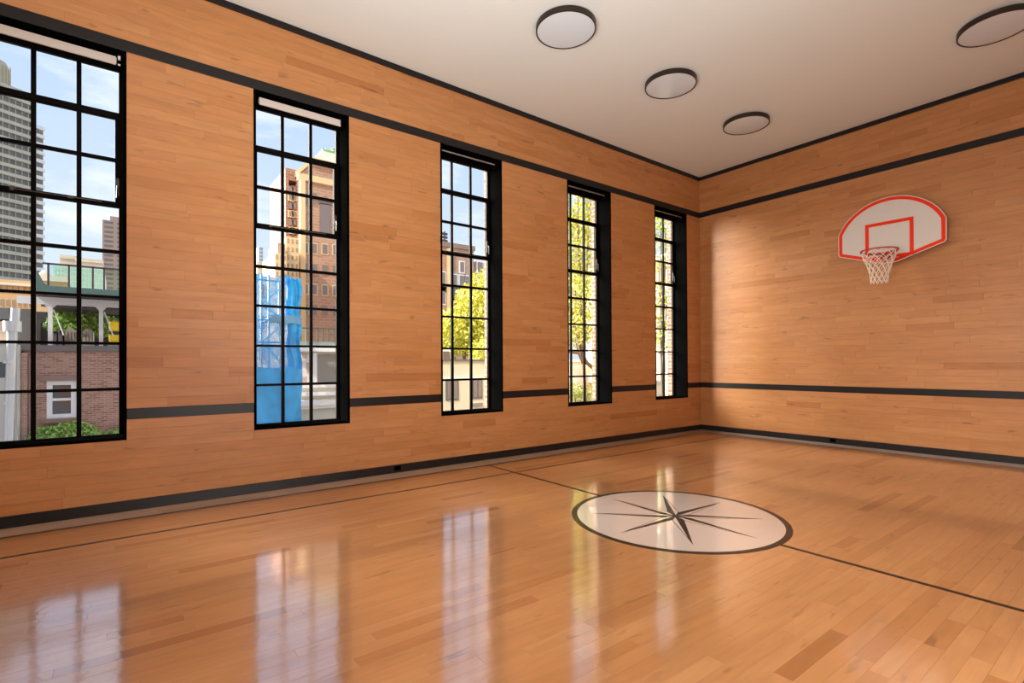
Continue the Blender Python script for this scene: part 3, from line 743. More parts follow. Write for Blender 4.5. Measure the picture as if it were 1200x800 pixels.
# far tower with balconies, its street front turned about thirty degrees
corner = at(41, 424, -242); ud = Vector((-0.505, 0.863, 0)); wd = Vector((-0.863, -0.505, 0))
M_conc = mat('weathered_concrete', (0.50,0.455,0.36), 0.85, noise=0.14, nscale=0.15)
M_tw = mat('tower_glazing', (0.15,0.14,0.125), 0.3, spec=0.6, noise=0.35, nscale=0.35)
M_slab = mat('pale_balcony_concrete', (0.80,0.80,0.78), 0.8)
M_brn = mat('balcony_recess_brown', (0.24,0.19,0.15), 0.8)
ppm = FPX / (corner - Vector((CX, CY, CZ))).dot(fw)
def zt(py): return CZ + (424-py)/ppm
tw = empty('residential_tower', tuple(Vector((corner.x, corner.y, GZ))), 'tall weathered concrete apartment tower with stacked balconies', 'tower')
o_ = (corner.x, corner.y, 0)
ztop = zt(106)
mb = MB(); mb.box((-34, 0.7, GZ), (0, 22, ztop), o_, ud, wd); mb.build('core', M_tw, tw)
fh_ = 3.0; nf = int((ztop-zt(345))/fh_)
for i in range(nf+1):
    z = ztop - i*fh_
    mb = MB(); mb.box((-34, 0, z-1.15), (0.0, 0.75, z), o_, ud, wd); mb.build('spandrel', M_conc, tw)
mb = MB()
for i in range(1, 20): mb.box((-i*1.75-0.09, 0.35, zt(345)), (-i*1.75+0.09, 0.75, ztop-0.2), o_, ud, wd)
o = mb.build('mullions', M_conc, tw); o['kind'] = 'stuff'
mb = MB(); mb.box((-0.9, 0.0, GZ), (0.0, 1.0, ztop), o_, ud, wd); mb.build('corner_pier', M_conc, tw)
mb = MB(); mb.box((0, 1.2, zt(345)), (0.6, 14, zt(141)), o_, ud, wd); mb.build('balcony_wall', M_brn, tw)
for i in range(int((zt(137)-zt(345))/fh_)):
    z = zt(139) - i*fh_
    mb = MB(); mb.box((0, 0.2, z-2.0+0.55), (3.0, 9, z-2.0+1.75), o_, ud, wd); mb.build('balcony', M_slab, tw)
mb = MB(); mb.box((0.6, 1.0, zt(345)), (2.8, 1.4, zt(139)), o_, ud, wd); mb.build('balcony_screen', M_brn, tw)
M_pent = mat('ribbed_concrete', (0.46,0.40,0.29), 0.9, noise=0.25, nscale=0.5)
z1_, z0_ = zt(76), ztop
mb = MB(); mb.prism([(-30, z0_), (-5.4, z0_), (-5.4, z1_-3.4), (-6.8, z1_-0.6), (-9, z1_), (-30, z1_+1.5)], lambda u, v, d: tuple(Vector(o_) + ud*u + wd*d + Vector((0, 0, v))), 3, 18); mb.build('penthouse', M_pent, tw)
mb = MB()
for i in range(28): mb.box((-5.5-i*0.85, 2.8, z0_), (-5.85-i*0.85, 3.05, z1_-1.5), o_, ud, wd)
o = mb.build('ribs', M_pent, tw); o['kind'] = 'stuff'

def floors_block(name, lab, cat, X, px0, px1, pytop, pybot, back, wall, glass, nfl, ncol, zb=None, win_h=0.5, group=None, frame=None, wfrac=0.55, limit_name='window', extra=0.0):
    """an axis aligned block: walls, and every window its own part"""
    y_0, y_1 = at(px0, 400, X).y, at(px1, 400, X).y + extra; z_1 = at(px0, pytop, X).z; z_0 = at(px0, pybot, X).z if zb is None else zb
    t = empty(name, (X, (y_0+y_1)/2, GZ), lab, cat, group)
    mb = MB(); mb.box((X-back, y_0, GZ), (X, y_1, z_1)); mb.build('wall', wall, t)
    fhh = (z_1-z_0)/nfl
    for i in range(nfl):
        for j in range(ncol):
            cw = (y_1-y_0)/ncol; cy_ = y_0 + cw*(j+0.5); zc_ = z_0 + fhh*(i+0.5)
            mb = MB(); w2 = cw*wfrac/2; h2 = fhh*win_h/2
            if frame:
                mb.box((X-0.1, cy_-w2*1.25, zc_-h2*1.15), (X+0.06, cy_+w2*1.25, zc_+h2*1.15)); fo = mb.build(limit_name, frame, t)
                mb = MB(); mb.box((X+0.02, cy_-w2, zc_-h2), (X+0.08, cy_+w2, zc_+h2)); mb.build('pane', glass, fo)
            else:
                mb.box((X-0.1, cy_-w2, zc_-h2), (X+0.05, cy_+w2, zc_+h2)); mb.build(limit_name, glass, t)
    return t, y_0, y_1, z_1
M_brt = mat('brown_tower_brick', (0.33,0.24,0.20), 0.85, noise=0.08, nscale=0.3)
M_gl2 = mat('bluish_window_band', (0.14,0.13,0.14), 0.3, noise=0.3, nscale=0.6)
t, a_, b_, c_ = floors_block('brown_tower', 'distant brown brick tower with dark window bands at the first window edge', 'tower', -150, 120, 131, 257, 345, 15, M_brt, M_gl2, 16, 2, wfrac=0.7, win_h=0.45, extra=3)
mb = MB(); q_ = at(129, 253, -152); mb.box((-158, q_.y, GZ), (-152, q_.y+8, q_.z)); mb.build('upper_storey', M_brt, t)
M_pgl = mat('pale_green_curtain_glass', (0.48,0.66,0.60), 0.25, noise=0.06, nscale=0.4)
M_pgr = mat('pale_green_grid', (0.66,0.80,0.76), 0.5)
t, a_, b_, c_ = floors_block('glass_office', 'pale green glass office block behind the terrace rail', 'office block', -70, 62, 122, 311, 345, 12, M_pgr, M_pgl, 6, 16, wfrac=0.86, win_h=0.86)
M_bei = mat('beige_rooftop', (0.50,0.42,0.37), 0.85)
for px0, px1, pt, lab in ((70, 90, 302.5, 'beige rooftop block, higher and left of the two above the green glass'), (88, 121, 306, 'long beige rooftop block over the green glass office')):
    mb = MB(); y0_, y1_ = at(px0, 310, -95).y, at(px1, 310, -95 if px0 < 80 else -94).y; X_ = -95 if px0 < 80 else -90
    y0_, y1_ = at(px0, 310, X_).y, at(px1, 310, X_).y; z_ = at(px0, pt, X_).z
    t = empty('rooftop_block', (X_, y0_, GZ), lab, 'building'); mb.box((X_-4, y0_, GZ), (X_, y1_, z_)); mb.build('wall', M_bei, t); mb = MB(); mb.box((X_-4, y0_, z_), (X_+0.3, y1_, z_+0.5)); mb.build('parapet', M_conc, t)
M_tan = mat('tan_brick', (0.60,0.40,0.22), 0.85, noise=0.08, nscale=0.8); M_tanw = mat('tan_building_glass', (0.30,0.24,0.18), 0.4)
M_ltan = mat('light_stone', (0.70,0.62,0.50), 0.8)
t, a_, b_, c_ = floors_block('tan_building', 'tan stone building with white cornice left of the terrace', 'building', -40, -30, 38.5, 325, 362, 10, M_tan, M_tanw, 2, 10, wfrac=0.4, win_h=0.45, frame=M_ltan)
mb = MB(); mb.box((-40, a_, at(0, 334, -40).z), (-39.6, b_, at(0, 331, -40).z)); mb.build('cornice', M_ltan, t)
t, a_, b_, c_ = floors_block('tan_annex', 'low tan annex behind the glass rail posts', 'building', -38, 39, 80, 328.5, 350, 8, M_tan, M_tanw, 1, 5, wfrac=0.3, win_h=0.4)
mb = MB(); mb.box((-38, a_, c_), (-37.7, b_, c_+0.35)); mb.build('cornice', M_ltan, t)
q_ = at(52, 322, -56); mb = MB(); mb.lathe([(0.1, 0), (0.38, 0.05), (0.40, 0.4), (0.40, 0.6), (0.05, 0.95)], (q_.x, q_.y, q_.z-0.5), 12); mb.tube([(q_.x, q_.y, GZ), (q_.x, q_.y, q_.z-0.5)], 0.12, 6); tag(mb.build('water_tank', M_ltan, None), 'small pale rooftop water tank beside the tower balconies', 'tank')
M_corr = mat('dark_corrugated_roof', (0.09,0.10,0.11), 0.6)
t = empty('rear_shed', (-14, at(10, 380, -14).y, GZ), 'dark grey ribbed shed roof behind the drainpipe', 'shed'); mb = MB(); y0_, y1_ = at(-20, 370, -14).y, at(23, 370, -14).y
mb.box((-17, y0_, at(10, 374, -14).z), (-14, y1_, at(10, 361, -14).z))
for i in range(20): yy = y0_ + (y1_-y0_)*(i+0.5)/20; mb.box((-14, yy-0.02, at(10, 374, -14).z), (-13.95, yy+0.02, at(10, 361, -14).z))
mb.build('fascia', M_corr, t); mb = MB(); mb.box((-17, y0_, GZ), (-14.2, y1_, at(10, 376, -14).z)); mb.build('wall', mat('mixed_pale_brick', (0.42,0.33,0.27), 0.85, noise=0.5, nscale=3), t)

# ---- second window: orange brick tower
X5 = -58
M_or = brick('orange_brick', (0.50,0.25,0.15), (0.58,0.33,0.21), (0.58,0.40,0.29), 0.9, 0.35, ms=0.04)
M_orl = mat('terracotta_trim_and_sun_tone', (0.86,0.62,0.33), 0.8)  # trim colour; also paints sunlight onto piers and golden wings
M_cu = mat('pale_copper_roof', (0.66,0.70,0.48), 0.6, noise=0.05, nscale=1)
M_cug = mat('green_copper_cap', (0.28,0.42,0.16), 0.6, noise=0.3, nscale=1)
M_win5 = mat('brick_tower_glass', (0.24,0.19,0.17), 0.3, spec=0.6)
# windows of the tower stand in a grid of their own
ot = empty('brick_tower', (X5, at(375, 400, X5).y, GZ), 'orange brick tower with pale copper roof and green cap', 'tower')
y0_, y1_ = at(352, 300, X5).y, at(352, 300, X5).y + 15
zc_ = at(356, 209, X5).z
mb = MB(); mb.box((X5-14, y0_, GZ), (X5, y1_, zc_)); mb.build('wall', M_or, ot)
yt0 = at(366, 200, X5-1).y; zt1_ = at(366, 191, X5-1).z
mb = MB(); mb.box((X5-12, yt0, zc_), (X5-1, y1_, zt1_)); mb.build('upper_wall', M_or, ot)
mb = MB(); mb.box((X5-1.2, yt0-0.3, zt1_-0.1), (X5-0.4, y1_, zt1_+0.5)); mb.build('cornice', M_orl, ot)
mb = MB(); mb.box((X5-0.3, y0_-0.3, zc_-0.3), (X5+0.4, y1_, zc_+0.45)); mb.build('cornice', M_orl, ot)
mb = MB(); mb.box((X5-0.1, y0_, zc_-2.3), (X5+0.25, y1_, zc_-1.9)); mb.build('string_course', M_orl, ot)
# gable in front of the left shoulder
gy0, gy1 = at(351.5, 205, X5).y, yt0
mb = MB(); mb.prism([(gy0, zc_+0.4), (gy1, zc_+0.4), (gy1, zt1_+0.2)], lambda u, v, d: (X5-1+d, u, v), -3, 0); mb.build('gable', M_or, ot)
mb = MB(); mb.prism([(gy0-0.2, zc_+0.4), (gy1, zt1_+0.1), (gy1, zt1_+0.7), (gy0-0.2, zc_+1.0)], lambda u, v, d: (X5-1+d, u, v), -3, 0.3); mb.build('raking_cornice', M_orl, ot)
# pyramid roof
ra = at(366, 190, X5-1); rb_ = at(379, 177, X5-3.2)
mb = MB(); n_ = len(mb.v)
zb_, ztp = zt1_+0.5, rb_.z
A = [(X5-1, yt0), (X5-1, y1_+1), (X5-12, y1_+1), (X5-12, yt0)]; B = [(X5-3.2, rb_.y), (X5-3.2, y1_-2.2), (X5-9.8, y1_-2.2), (X5-9.8, rb_.y)]
mb.v += [(x, y, zb_) for x, y in A] + [(x, y, ztp) for x, y in B]
for i in range(4): j = (i+1) % 4; mb.face(i, j, 4+j, 4+i)
mb.face(4, 5, 6, 7); mb.build('pyramid_roof', M_cu, ot)
cc = at(380, 172.5, X5-4); mb = MB(); mb.box((X5-9, cc.y-0.3, ztp), (X5-3.7, y1_-2.6, ztp+0.5)); leaves(mb, (X5-4.5, cc.y+2.0, ztp+0.55), (1.2, 2.4, 0.5), 260, 0.22, 0.0, 5); mb.build('roof_cap', M_cug, ot)
# corner pier, its sunshine put into the yellow colour, and window columns
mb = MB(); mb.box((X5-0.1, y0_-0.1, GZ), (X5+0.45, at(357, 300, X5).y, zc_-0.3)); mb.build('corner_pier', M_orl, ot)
def window_on(parent, px, py, w, h, X, fr=M_orl, gl=M_win5, th=0.3, arch=False):
    c_ = at(px, py, X); mb = MB(); mb.box((X-0.1, c_.y-w/2-0.12, c_.z-h/2-0.12), (X+0.10, c_.y+w/2+0.12, c_.z+h/2+0.12))
    if arch: mb.prism([(c_.y+(w/2+0.3)*cos(pi*i/8), c_.z+h/2+(w/2+0.5)*sin(pi*i/8)) for i in range(9)], lambda u, v, d: (X+d, u, v), -0.1, 0.10)
    f_ = mb.build('window', fr, parent); mb = MB(); mb.box((X, c_.y-w/2, c_.z-h/2), (X+0.13, c_.y+w/2, c_.z+h/2)); mb.build('pane', gl, f_)
window_on(ot, 381, 257, 1.1, 3.6, X5, M_brown, M_win5, arch=True)
for i in range(4):
    for px_ in (357.8, 380.5, 392.5, 368.5):
        if px_ == 380.5 and i < 0: continue
        window_on(ot, px_, 292 + i*24 + (px_-380)*0.06, 0.5 if px_ != 380.5 else 0.6, 1.15, X5, M_or if i % 2 else M_orl)
for px_ in (358, 368.5, 392.5): window_on(ot, px_, 233, 0.45, 1.4, X5, M_or)
# darker set back wing with its own stepped top
X6 = -59.5; y0_ = at(352, 300, X5).y
dw = empty('brick_wing', (X6, at(345, 400, X6).y, GZ), 'dark red brick wing left of the orange tower', 'building')
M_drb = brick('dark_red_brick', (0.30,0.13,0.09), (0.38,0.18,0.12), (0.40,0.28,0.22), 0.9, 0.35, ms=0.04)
w0, w1 = at(338.5, 260, X6).y, y0_-1.3; z_ = at(345, 212, X6).z
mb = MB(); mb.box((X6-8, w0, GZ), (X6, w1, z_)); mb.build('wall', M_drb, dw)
mb = MB(); mb.box((X6-8, w0+1.0, z_), (X6, w1, z_+1.4)); mb.build('stepped_top', M_drb, dw)
for i in range(11):
    for px_ in (341, 344.5): window_on(dw, px_, 222 + i*9.6, 0.5, 0.58, X6, M_orl if i % 2 else M_drb)
t, a_, b_, c_ = floors_block('gold_wing', 'low wing coloured golden as sunlit, in front of the dark red brick wing', 'building', -54, 335.5, 350.5, 277, 345, 6, M_orl, M_or, 7, 3, wfrac=0.4, win_h=0.5)  # sunlight put into the golden wall colour, here and on the annex
t, a_, b_, c_ = floors_block('gold_annex', 'stepped annex coloured golden as sunlit, left of the centre glazing bar', 'building', -52, 322.5, 336.5, 296, 345, 6, M_orl, M_or, 5, 3, wfrac=0.35, win_h=0.5)
mb = MB(); q_ = at(325.5, 284, -52.5); mb.box((-57, q_.y, GZ), (-52.5, b_, q_.z)); mb.build('stepped_top', M_or, t)
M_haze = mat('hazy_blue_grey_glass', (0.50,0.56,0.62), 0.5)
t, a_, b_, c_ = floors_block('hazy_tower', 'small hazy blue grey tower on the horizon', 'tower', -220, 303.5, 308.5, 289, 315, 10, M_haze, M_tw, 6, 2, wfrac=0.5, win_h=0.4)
t, a_, b_, c_ = floors_block('grey_roofs', 'grey rooftops below the hazy tower', 'building', -90, 302, 323, 306, 330, 10, M_conc, M_ltan, 3, 5, wfrac=0.4, win_h=0.4)

# pale building behind the scaffold
M_pink = mat('pale_pink_render', (0.74,0.66,0.62), 0.85, noise=0.05, nscale=1)
t, a_, b_, c_ = floors_block('pale_building', 'pale pink rendered building behind the blue netting', 'building', -14.0, 295, 338, 322, 470, 4, M_pink, M_win5, 4, 2, wfrac=0.28, win_h=0.45, frame=M_wframe)

# scaffold with blue debris netting
X7 = -10.5
M_net2 = bpy.data.materials.new('blue_debris_net'); M_net2.use_nodes = True; t = M_net2.node_tree; b_ = t.nodes['Principled BSDF']
b_.inputs['Base Color'].default_value = (0.02, 0.36, 0.80, 1); b_.inputs['Roughness'].default_value = 0.6
tr_ = N(t, 'ShaderNodeBsdfTransparent'); tr_.inputs[0].default_value = (0.75, 0.88, 1.0, 1); ms_ = N(t, 'ShaderNodeMixShader')
gg = N(t, 'ShaderNodeNewGeometry'); nn = N(t, 'ShaderNodeTexNoise'); nn.inputs['Scale'].default_value = 2.6; nn.inputs['Detail'].default_value = 6; nn.inputs['Roughness'].default_value = 0.65; nn.inputs['Distortion'].default_value = 0.8
t.links.new(gg.outputs['Position'], nn.inputs['Vector']); rr = N(t, 'ShaderNodeMapRange'); rr.inputs['From Min'].default_value = 0.35; rr.inputs['From Max'].default_value = 0.65; rr.inputs['To Min'].default_value = 0.08; rr.inputs['To Max'].default_value = 0.80
t.links.new(nn.outputs['Fac'], rr.inputs['Value']); t.links.new(rr.outputs[0], ms_.inputs[0]); t.links.new(tr_.outputs[0], ms_.inputs[1]); t.links.new(b_.outputs[0], ms_.inputs[2])
t.links.new(ms_.outputs[0], t.nodes['Material Output'].inputs[0])
M_net3 = mat('dense_blue_sheet', (0.01,0.34,0.74), 0.45, noise=0.55, nscale=5, bump=1.0)
def cloth(y0, y1, z0, z1, x, amp, seed, ny=14, nz=22):
    r_ = random.Random(seed); ph = [r_.uniform(0, 6) for _ in range(6)]; mb = MB()
    for i in range(ny+1):
        for j in range(nz+1):
            u, v = i/ny, j/nz
            dx = amp*(sin(u*9+ph[0])*0.5 + sin(v*14+ph[1]+u*3)*0.35 + sin(u*21+v*8+ph[2])*0.3)
            mb.v.append((x+dx, y0+(y1-y0)*u + 0.03*sin(v*17+ph[3]), z0+(z1-z0)*v + 0.03*sin(u*11+ph[4])))
    for i in range(ny):
        for j in range(nz):
            a = i*(nz+1)+j; mb.face(a, a+nz+1, a+nz+2, a+1)
    return mb
sf = empty('scaffold', (X7, at(325, 400, X7).y, GZ), 'scaffold wrapped in bright blue debris netting', 'scaffold')
s0, s1, s2 = at(296, 400, X7).y, at(337.5, 400, X7).y, at(351.5, 400, X7).y
sd = mat('scaffold_tube', (0.35,0.42,0.50), 0.4, metal=0.6)
zT, zT2 = at(315, 322, X7).z, at(345, 327, X7).z
for yy in (s0+0.1, at(306.5, 400, X7).y, at(315, 400, X7).y, s1, s2-0.05):
    for xx in (X7, X7-1.1):
        mb = MB(); mb.tube([(xx, yy, GZ), (xx, yy, zT2 if yy >= s1 else zT)], 0.03, 8); smooth_by(mb.build('standard', sd, sf))
for pyy in (329, 358, 375, 401, 432, 465):
    z_ = at(320, pyy, X7).z
    mb = MB(); mb.tube([(X7, s0, z_), (X7, s2, z_)], 0.026, 8); smooth_by(mb.build('ledger', sd, sf))
zs = [at(320, p_, X7).z for p_ in (329, 358, 375, 401, 432)]
for i in range(4):
    mb = MB(); a_, b2 = (at(306.5, 400, X7).y, s1) if i % 2 else (s1, at(306.5, 400, X7).y); mb.tube([(X7-0.05, a_, zs[i]), (X7-0.05, b2, zs[i+1])], 0.022, 6); smooth_by(mb.build('brace', sd, sf))
mb = MB(); mb.box((X7-1.1, at(315, 370, X7).y, at(320, 375, X7).z), (X7, s2, at(320, 372, X7).z)); mb.build('working_platform', mat('platform_steel', (0.20,0.28,0.35), 0.6), sf)
o = smooth_by(cloth(s0, s1, at(320, 433, X7).z, at(320, 322, X7).z, X7+0.12, 0.05, 3).build('netting', M_net2, sf), 180)
tag(o, 'see-through upper blue netting')
smooth_by(cloth(s1-0.05, s2, at(345, 440, X7).z, zT2, X7+0.10, 0.06, 5).build('netting', M_net3, sf), 180)
smooth_by(cloth(s0, s2, GZ, at(325, 431, X7).z, X7+0.22, 0.07, 8, 26, 40).build('netting', M_net3, sf), 180)
smooth_by(cloth(at(315, 400, X7).y, s2, at(345, 380, X7).z, at(345, 371, X7).z, X7+0.17, 0.02, 12, 14, 4).build('netting', mat('grey_blue_sheet', (0.12,0.30,0.46), 0.6), sf), 180)

# cream building with cornices, terrace rail on top
X8 = -12.5
M_cream = mat('cream_render', (0.74,0.69,0.60), 0.8, noise=0.03, nscale=1.5); M_creamw = mat('white_stone_trim', (0.88,0.87,0.84), 0.7); M_shut = mat('taupe_metal_shutter', (0.30,0.27,0.24), 0.7); M_sage = mat('sage_grey_render', (0.60,0.62,0.55), 0.8, noise=0.03, nscale=1.5)
ch = empty('corniced_house', (X8, at(375, 450, X8).y, GZ), 'cream house with stepped white cornices right of the blue netting', 'house')
y0_, y1_ = at(349, 450, X8).y, at(397, 450, X8).y + 1.2
mb = MB(); mb.box((X8-1.4, y0_, GZ), (X8, y1_, at(375, 478, X8).z)); mb.build('lower_wall', M_sage, ch)
mb = MB(); mb.box((X8-1.4, y0_, at(375, 478, X8).z), (X8-0.1, y1_, at(375, 407, X8).z)); mb.build('wall', M_cream, ch)
for pt, pb, ex in ((407, 412, 0.25), (450, 454, 0.06), (459, 463, 0.16), (468, 474, 0.30), (474, 478, 0.18)):
    mb = MB(); mb.box((X8-0.2, y0_, at(375, pb, X8).z), (X8+ex, y1_, at(375, pt, X8).z)); mb.build('cornice', M_creamw, ch)
mb = MB(); a_, b2 = at(371, 430, X8).y, at(396, 430, X8).y; mb.box((X8-0.12, a_, at(380, 449, X8).z), (X8-0.02, b2, at(380, 415, X8).z)); 
mb.build('shutter', M_shut, ch)
mb = MB(); mb.box((X8-0.12, at(366.5, 430, X8).y, at(380, 449, X8).z), (X8+0.06, a_, at(380, 413, X8).z)); mb.build('door_post', M_creamw, ch)
M_lat = brick('pale_pink_panelling', (0.66,0.42,0.30), (0.78,0.62,0.50), (0.85,0.82,0.78), 0.28, 0.5, ms=0.06)
mb = MB(); mb.box((X8-0.12, at(351, 430, X8).y, at(355, 448, X8).z), (X8-0.04, at(364, 430, X8).y, at(355, 415, X8).z)); mb.build('panelling', M_lat, ch)
rl = empty('roof_rail', (X8, at(375, 400, X8).y, at(375, 407, X8).z), 'dark metal balustrade on the cream corniced house', 'railing')
z_a, z_b = at(375, 405, X8).z, at(375, 384.5, X8).z; M_rail = mat('dark_green_rail', (0.09,0.12,0.10), 0.5)
mb = MB(); mb.box((X8+0.02, y0_, z_b-0.04), (X8+0.09, y1_, z_b)); mb.build('handrail', M_rail, rl)
mb = MB(); mb.box((X8-0.02, y0_, at(375, 407, X8).z), (X8+0.12, y1_, at(375, 400.5, X8).z)); mb.build('base_panel', mat('grey_green_panel', (0.30,0.36,0.32), 0.6), rl)
n_b = 14
for i in range(n_b):
    yy = y0_ + (y1_-y0_)*(i+0.5)/n_b; mb = MB(); mb.box((X8+0.035, yy-0.018, z_a), (X8+0.07, yy+0.018, z_b-0.04)); mb.build('baluster', M_rail, rl)

# ---- third window: brown building, cream wall, yellow tree
X9 = -42
M_bb = brick('warm_brown_brick', (0.42,0.23,0.15), (0.50,0.29,0.19), (0.50,0.36,0.28), 0.6, 0.25, ms=0.03)
bb_ = empty('brown_building', (X9, at(540, 400, X9).y, GZ), 'brown brick building with white window bands above the yellow tree', 'building')
y0_, y1_, z_ = at(514, 300, X9).y, at(555, 300, X9).y, at(519, 286.5, X9).z
mb = MB(); mb.box((X9-9, y0_, GZ), (X9, y1_, z_)); mb.build('wall', M_bb, bb_)
mb = MB(); mb.box((X9-9, y1_, GZ), (X9-0.6, at(590, 300, X9).y+3, at(556, 305, X9).z)); mb.build('lower_wing', M_bb, bb_)
mb = MB(); mb.box((X9-0.1, at(523.5, 300, X9).y, GZ), (X9+0.5, at(527, 300, X9).y, z_-0.4)); mb.build('sunlit_edge', M_orl, bb_)  # yellow strip for a sunlit edge, light put into its colour
mb = MB(); mb.box((X9-0.2, y0_, z_-0.2), (X9+0.2, y1_+0.1, z_+0.3)); mb.build('parapet', M_brown, bb_)
for r_, (pc, hh, fr) in enumerate(((313, 1.1, M_creamw), (331, 1.5, M_wframe), (346, 1.4, M_wframe), (357, 1.3, M_wframe), (371, 1.2, M_wframe))):
    for px_ in ((532, 541, 548) if r_ else (541,)): window_on(bb_, px_, pc+(px_-541)*0.1, 0.62 if r_ else 0.5, hh*1.0, X9, fr)
for pc in (313, 328, 344): window_on(bb_, 562, pc, 0.7, 1.1, X9-0.6, M_wframe)
for pc in (330, 345): window_on(bb_, 518.5, pc, 0.6, 2.0, X9, M_wframe)
q_ = at(521, 287, X9-3); mb = MB(); mb.tube([(q_.x, q_.y, z_), (q_.x, q_.y, at(521, 271, X9-3).z)], 0.10, 5)
for pz in (274, 278, 282): zq = at(521, pz, X9-3).z; mb.box((q_.x-0.1, q_.y-0.35, zq-0.12), (q_.x+0.1, q_.y+0.35, zq+0.12))
mb.build('aerial', M_dark, bb_)

X10 = -12
M_cw = mat('cream_yard_wall', (0.80,0.72,0.54), 0.8, noise=0.02, nscale=1.5)
cw_ = empty('cream_outbuilding', (X10, at(545, 450, X10).y, GZ), 'cream rendered low building with two dark windows under the yellow tree', 'building')
y0_, y1_, z_ = at(505, 450, X10).y, at(600, 450, X10).y, at(543, 423, X10).z
mb = MB(); mb.box((X10-4, y0_, GZ), (X10, y1_, z_)); mb.build('wall', M_cw, cw_)
mb = MB(); mb.box((X10-4, y0_, z_), (X10+0.1, y1_, z_+0.07)); mb.build('coping', M_coping, cw_)
mb = MB(); mb.box((X10-0.1, y0_, at(543, 443.5, X10).z), (X10+0.06, y1_, at(543, 441.5, X10).z)); mb.build('string_course', M_creamw, cw_)
def yard_win(p0, p1, pt, pb):
    a, b2 = at(p0, (pt+pb)/2, X10), at(p1, (pt+pb)/2, X10); za, zb = at((p0+p1)/2, pb, X10).z, at((p0+p1)/2, pt, X10).z
    mb = MB(); mb.box((X10-0.05, a.y-0.05, za-0.06), (X10+0.06, b2.y+0.05, zb+0.06)); f_ = mb.build('window', M_coping, cw_)
    ym = (a.y+b2.y)/2
    for c0, c1 in ((a.y, ym-0.03), (ym+0.03, b2.y)):
        mb = MB(); mb.box((X10, c0, za), (X10+0.075, c1, zb)); mb.build('pane', M_win5, f_)
yard_win(523.5, 535.5, 446, 467); yard_win(554, 563.5, 444.5, 465)
mb = MB(); a, b2 = at(554, 474, X10), at(564, 474, X10); mb.box((X10, a.y, at(559, 476, X10).z), (X10+0.12, b2.y, at(559, 472, X10).z)); mb.build('air_vent', M_shut, cw_)
X11 = -16
t, a_, b_, c_ = floors_block('white_dormer', 'small white wall with a dark window above the cream outbuilding', 'house', X11, 517, 529, 408.5, 424, 2, M_creamw, M_dglass, 1, 1, wfrac=0.62, win_h=0.6)

# fourth window: white garden wall, and the sunlit brick wing at the far end
X12 = -12.5
M_wgw = mat('white_garden_wall', (0.88,0.84,0.74), 0.8)
t = empty('white_garden_wall', (X12, at(680, 440, X12).y, GZ), 'sunlit white garden wall behind the fourth window shrub', 'wall')
mb = MB(); y0_, y1_ = at(655, 430, X12).y, at(712, 430, X12).y; mb.box((X12-0.3, y0_, GZ), (X12, y1_, at(680, 424, X12).z)); mb.build('wall', M_wgw, t)
mb = MB(); mb.box((X12-0.4, y0_, at(680, 424, X12).z), (X12+0.1, y1_, at(680, 421.5, X12).z)); mb.build('coping', M_creamw, t)
YW = 9.0
M_sb = brick('sunlit_buff_brick', (0.72,0.40,0.20), (0.80,0.50,0.28), (0.78,0.60,0.42), 0.215, 0.075, ms=0.012)
wg = empty('buff_brick_wing', (-4, YW, GZ), 'sunlit buff brick wing standing across the yard end', 'building')
a0 = aty(689, 400, YW).x; zt_ = aty(695, 322, YW).z
mb = MB(); mb.box((a0, YW, GZ), (-0.6, YW+8, zt_)); mb.build('wall', M_sb, wg)
mb = MB(); mb.box((a0-0.1, YW-0.12, zt_), (-0.6, YW+8, zt_+0.3)); mb.build('parapet', M_creamw, wg)
for i in range(9):
    mb = MB(); z_ = GZ + 0.9*i + 0.4; mb.box((a0-0.03, YW-0.05, z_), (a0+0.45, YW+0.05, z_+0.45)); mb.build('quoin', M_creamw, wg)
for px_ in (766, 771):
    for py_ in (352, 386, 424):
        c_ = aty(px_, py_, YW)
        if px_ == 766:
            mb = MB(); mb.box((c_.x-0.3, YW-0.06, c_.z-0.55), (c_.x+0.75, YW+0.1, c_.z+0.55)); f_ = mb.build('window', M_creamw, wg)
            mb = MB(); mb.box((c_.x-0.2, YW-0.08, c_.z-0.45), (c_.x+0.65, YW, c_.z+0.45)); mb.build('pane', M_win5, f_)

def tree(lab, trunk, blobs, size, material, seed, tr=0.16, shell=0.35):
    t = empty('tree', trunk, lab, 'tree', None); mb = MB()
    for i, (c_, r_, n_) in enumerate(blobs): leaves(mb, c_, r_, n_, size, shell, seed+i)
    o = mb.build('foliage', material, t); o['kind'] = 'stuff'
    mb = MB(); base = Vector(trunk); fork = Vector((base.x, base.y, base.z)) + (Vector(blobs[0][0])-base)*0.55
    mb.tube([base, (base+fork)/2 + Vector((0.05, 0.08, 0)), fork], tr, 10, r1=tr*0.7)
    smooth_by(mb.build('trunk', M_bark, t))
    for c_, r_, n_ in blobs:
        mb = MB(); c2 = Vector(c_); md = (fork+c2)/2 + Vector((0.1, -0.1, -0.25)); mb.tube([fork, md, c2, c2+Vector((0, 0, r_[2]*0.6))], tr*0.5, 6, r1=0.02); smooth_by(mb.build('branch', M_bark, t))
    return t
def blob(px, py, X, ry, rz, n, rx=None): return (tuple(at(px, py, X)), (rx or ry, ry, rz), n)
tree('wide yellow tree above the cream outbuilding', (-22, at(548, 400, -22).y, GZ),
     [blob(545, 395, -22, 2.2, 1.2, 2200), blob(524, 392, -22, 1.5, 1.6, 1300), blob(560, 368, -21, 1.7, 2.3, 2200), blob(541, 378, -22.5, 1.3, 1.2, 900), blob(572, 352, -21, 1.5, 2.2, 1300), blob(575, 400, -21, 1.8, 1.6, 1100), blob(568, 412, -19, 1.0, 0.9, 500)],
     0.13, M_leafy, 100)
